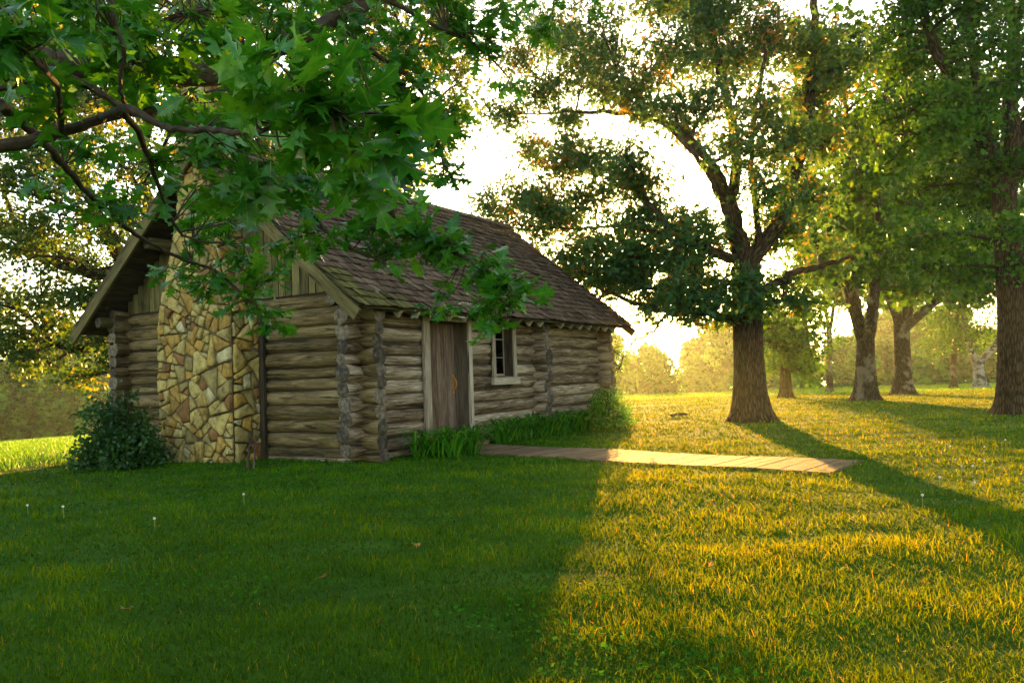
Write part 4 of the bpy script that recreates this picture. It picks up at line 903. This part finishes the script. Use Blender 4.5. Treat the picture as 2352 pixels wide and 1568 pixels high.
# ------------------------------------------------------------------ bushes and lilies
def bush(name, label, base, rx, ry, rz, nleaf, leaf, lm, seed, shape='oval', stems=16):
    root = thing(name, label, 'bush', tuple(base)); g = Geo(); lf = Geo(); r = np.random.default_rng(seed)
    for k in range(stems):
        th = r.uniform(0, 6.28); q = r.uniform(.3, 1); e = base+np.array([np.cos(th)*rx*q, np.sin(th)*ry*q, rz*(1.02-.5*q*q)]); m = base+np.array([np.cos(th)*rx*q*.3, np.sin(th)*ry*q*.3, rz*.5])
        tube(g, smoothpath([base+[np.cos(th)*.08, np.sin(th)*.08, -.03], m, e], 5), np.linspace(.014, .004, 11), 5, cap=False)
    n = nleaf//12; u = r.normal(0, 1, (n, 3)); u /= np.linalg.norm(u, axis=1)[:, None]; u[:, 2] = np.abs(u[:, 2])*1.0-.05
    c = base+u*np.array([rx, ry, rz])*(r.uniform(.3, 1.0, (n, 1))**.6)*(1+.22*np.sin(u[:, 1:2]*6+3*u[:, 2:3])+.5*(r.random((n, 1)) < .06)*r.random((n, 1)))*(1+.12*np.sin(u[:, :1]*9)); C = np.repeat(c, 12, 0)+r.normal(0, .07, (n*12, 3)); C = C[C[:, 2] > base[2]+.02]
    scatter(lf, C, leaf, shape, np.clip(r.normal(.5, .25, len(C)), 0, 1), .2)
    g.build('stems', M_TWIG, root, True); lf.build('leaves', lm, root); rebase(root)
bp = G(262, 1078); bush('lilac_bush', 'dark rounded leafy bush beside the stone chimney at the left', bp+np.array([.15, .15, 0]), .64, .64, 1.02, 7500, .075, M_BUSH, 5)
bp = np.array([L2-1.15, -.72, 0.]); bp[2] = terr(bp[0], bp[1]); bush('shrub', 'green shrub at the far right corner of the cabin wall', bp, .80, .42, .78, 7000, .06, M_LILY, 6)
def lily(label, base, n, L, seed, sprd):
    r = np.random.default_rng(seed); g = Geo()
    for _ in range(n):
        th = r.uniform(0, 6.28); o = np.array([np.cos(th), np.sin(th), 0]); b = base+np.array([r.normal(0, sprd), r.normal(0, sprd*.6), 0]); l = L*r.uniform(.6, 1.15); w_ = r.uniform(.010, .019); a0 = r.uniform(.25, .95)
        t = np.linspace(0, 1, 7); h = l*(np.sin(np.minimum(t*(1.5+a0), 2.6))*.62); rad = l*(a0*.9*t+.35*t**2.2); c = b+rad[:, None]*o+h[:, None]*np.array([0, 0, 1.0]); sd = np.array([-o[1], o[0], 0])
        ww = w_*np.array([.7, 1, 1, .95, .8, .5, .05]); V = np.concatenate([c-sd*ww[:, None], c+sd*ww[:, None]]); g.add(V, np.array([[i, i+7, i+8, i+1] for i in range(6)]), None, r.random())
    return g
k = 0
def put_lily(x, y, n, L, label, group):
    global k
    k += 1; z = float(terr(x, y)); root = thing('daylily_plant', label, 'plant', (x, y, z), group); g = lily(label, np.array([0., 0, 0]), n, L, 100+k, .10); g.build('leaves', M_LILY, root)
p0 = G(905, 1062); p1 = G(1040, 1045)
for i, (x, y) in enumerate([(.75, -.55), (1.05, -.6), (1.35, -.65), (1.62, -.72), (1.0, -.88), (1.4, -.95)]):
    put_lily(x, y, 48, .66, 'clump of strappy green daylily leaves left of the cabin door', 'daylilies left of the door')
for i in range(11):
    put_lily(dxr+.32+i*.36+random.uniform(-.05, .05), -.50+random.uniform(-.06, .06), 44, .66, 'clump of arching daylily leaves below the cabin window, right of the door', 'daylilies right of the door')

# ------------------------------------------------------------------ small things
def stick(px0, py0, px1, h, r, label):
    a = G(px0, py0); g = Geo(); b = np.array([-DC*.55, YR-.09, h]) if px1 is None else px1
    m = (a+b)/2+np.array([0, 0, .03]); t = thing('stick', label, 'stick', tuple(a), 'sticks leaning on the chimney'); tube(g, smoothpath([a, m, b], 6), np.linspace(r, r*.6, 13), 8); tube(g, smoothpath([m, m+np.array([.03, -.05, .12])], 3), np.linspace(r*.5, r*.25, 4), 6)
    g.build('shaft', M_STICK, t, True); rebase(t)
stick(568, 1077, None, .46, .022, 'thick dark stick leaning against the foot of the chimney')
stick(583, 1078, np.array([-.28, YR-.10, .38]), .4, .016, 'thinner dark stick beside the thick one at the chimney foot')
g = Geo(); a = G(1542, 959); b = G(1578, 956); a[2] += .05; b[2] += .06; tube(g, smoothpath([a, (a+b)/2+[0, 0, .02], b], 4), np.linspace(.04, .028, 9), 8); o = g.build('fallen_branch', M_STICK, None, True); tag(o, 'short fallen dark branch lying on the sunlit lawn left of the big oak', 'branch')
# dandelions gone to seed
hg = Geo(); ico = rng.normal(0, 1, (90, 3)); ico /= np.linalg.norm(ico, axis=1)[:, None]
for u in ico:
    s = np.cross(u, [0.3, .2, .9]); s /= np.linalg.norm(s); tq = np.cross(u, s); c = u*.011
    hg.add([c*.3-s*.0008, c*.3+s*.0008, c+s*.0008, c-s*.0008], np.array([[0, 1, 2, 3]])); hg.add([c-s*.0045, c+tq*.0045, c+s*.0045, c-tq*.0045], np.array([[0, 1, 2, 3]]))
ho = hg.build('seed_head', M_SEED); hme = ho.data; bpy.data.objects.remove(ho)
sg_ = Geo(); tube(sg_, smoothpath([(0, 0, -.22), (.008, .004, -.1), (0, 0, -.002)], 4), .0026, 5); sgo = sg_.build('stem', M_STALK); sme = sgo.data; bpy.data.objects.remove(sgo)
sunny = [(2210,1060,1),(2236,1068,1),(2263,1053,1),(2240,1100,1),(2120,1130,1),(2183,1010,1),(2262,1010,1),(2310,995,1),(2160,1090,1)]
shady = [(63,1150,1),(145,1165,1),(560,1130,1),(355,1185,1)]
for lst, lab, gr in ((sunny, 'white dandelion seed head on a thin stalk in grass right of the boardwalk', 'dandelions in sunlight'), (shady, 'pale dandelion seed head on a thin stalk in the shaded front lawn', 'dandelions in shade')):
    for px, py, _ in lst:
        p = G(px, py+30); t = thing('dandelion', lab, 'flower', (p[0], p[1], p[2]+.08+random.random()*.05), gr)
        for nm, me in (('seed_head', hme), ('stem', sme)): o = bpy.data.objects.new(nm, me); COL.objects.link(o); o.parent = t

# the sun's disc itself, far beyond everything
m = bpy.data.materials.new('sun_disc'); m.use_nodes = True; e_ = m.node_tree.nodes.new('ShaderNodeEmission'); e_.inputs[0].default_value = (1, .72, .28, 1); e_.inputs[1].default_value = 60
m.node_tree.links.new(e_.outputs[0], m.node_tree.nodes['Material Output'].inputs[0])
g = Geo(); tube(g, [(0, 0, -14.9), (0, 0, -13), (0, 0, -10), (0, 0, -5), (0, 0, 0), (0, 0, 5), (0, 0, 10), (0, 0, 13), (0, 0, 14.9)], [1.5, 7.5, 11.2, 14.1, 15, 14.1, 11.2, 7.5, 1.5], 24)
o = g.build('sun', m, None, True); o.location = tuple(CAM+SUND*2500); tag(o, kind='structure')
# dry leaves fallen on the lawn
M_DRY = leafmat('dry_leaf', [(0, (0.20, 0.07, 0.02)), (1, (0.35, 0.22, 0.05))], .3, .7)
for n_, (px, py, lab) in enumerate(((724, 1356, 'reddish brown fallen oak leaf in the middle of the shaded lawn'), (318, 1422, 'pale fallen leaf at the lower left of the shaded lawn'), (945, 1268, 'small tan fallen leaf on the shaded lawn below the cabin'), (1640, 1330, 'dry fallen leaf on the sunlit lawn right of the shadow edge'))):
    p = G(px, min(py, 1550)); g = Geo(); near_leaves(g, np.zeros((1, 3)), np.array([[1., .2*n_, -.02]]), np.array([.075]), np.array([n_/3.])); o = g.build('fallen_leaf', M_DRY); o.location = (p[0], p[1], p[2]+.065); o.rotation_euler = (0, 0, n_*2.1); tag(o, lab, 'leaf', 'fallen leaves')
# ------------------------------------------------------------------ haze
def haze():
    m = bpy.data.materials.new('haze'); m.use_nodes = True; nd = m.node_tree.nodes; lk = m.node_tree.links; nd.remove(nd['Principled BSDF'])
    v = nd.new('ShaderNodeVolumePrincipled'); v.inputs['Color'].default_value = (0.74, 0.86, 0.62, 1); v.inputs['Density'].default_value = 0.0004; v.inputs['Anisotropy'].default_value = 0.72
    lk.new(v.outputs[0], nd['Material Output'].inputs['Volume'])
    g = Geo(); g.box((-395, -395, -22), (395, 395, 16)); V = g.V[0]
    me = bpy.data.meshes.new('haze'); bx = [(-400, -400, -22), (400, -400, -22), (400, 400, -22), (-400, 400, -22), (-400, -400, 19), (400, -400, 19), (400, 400, 19), (-400, 400, 19)]
    me.from_pydata(bx, [], [(0, 3, 2, 1), (4, 5, 6, 7), (0, 1, 5, 4), (1, 2, 6, 5), (2, 3, 7, 6), (3, 0, 4, 7)]); me.materials.append(m)
    o = bpy.data.objects.new('haze', me); COL.objects.link(o); tag(o, kind='stuff')
haze()
zs = [o for o in bpy.data.objects if o.type == 'MESH']
print('meshes', len(zs), 'polys', sum(len(o.data.polygons) for o in zs), 'sun', math.degrees(SUN_EL), math.degrees(SUN_AZ))
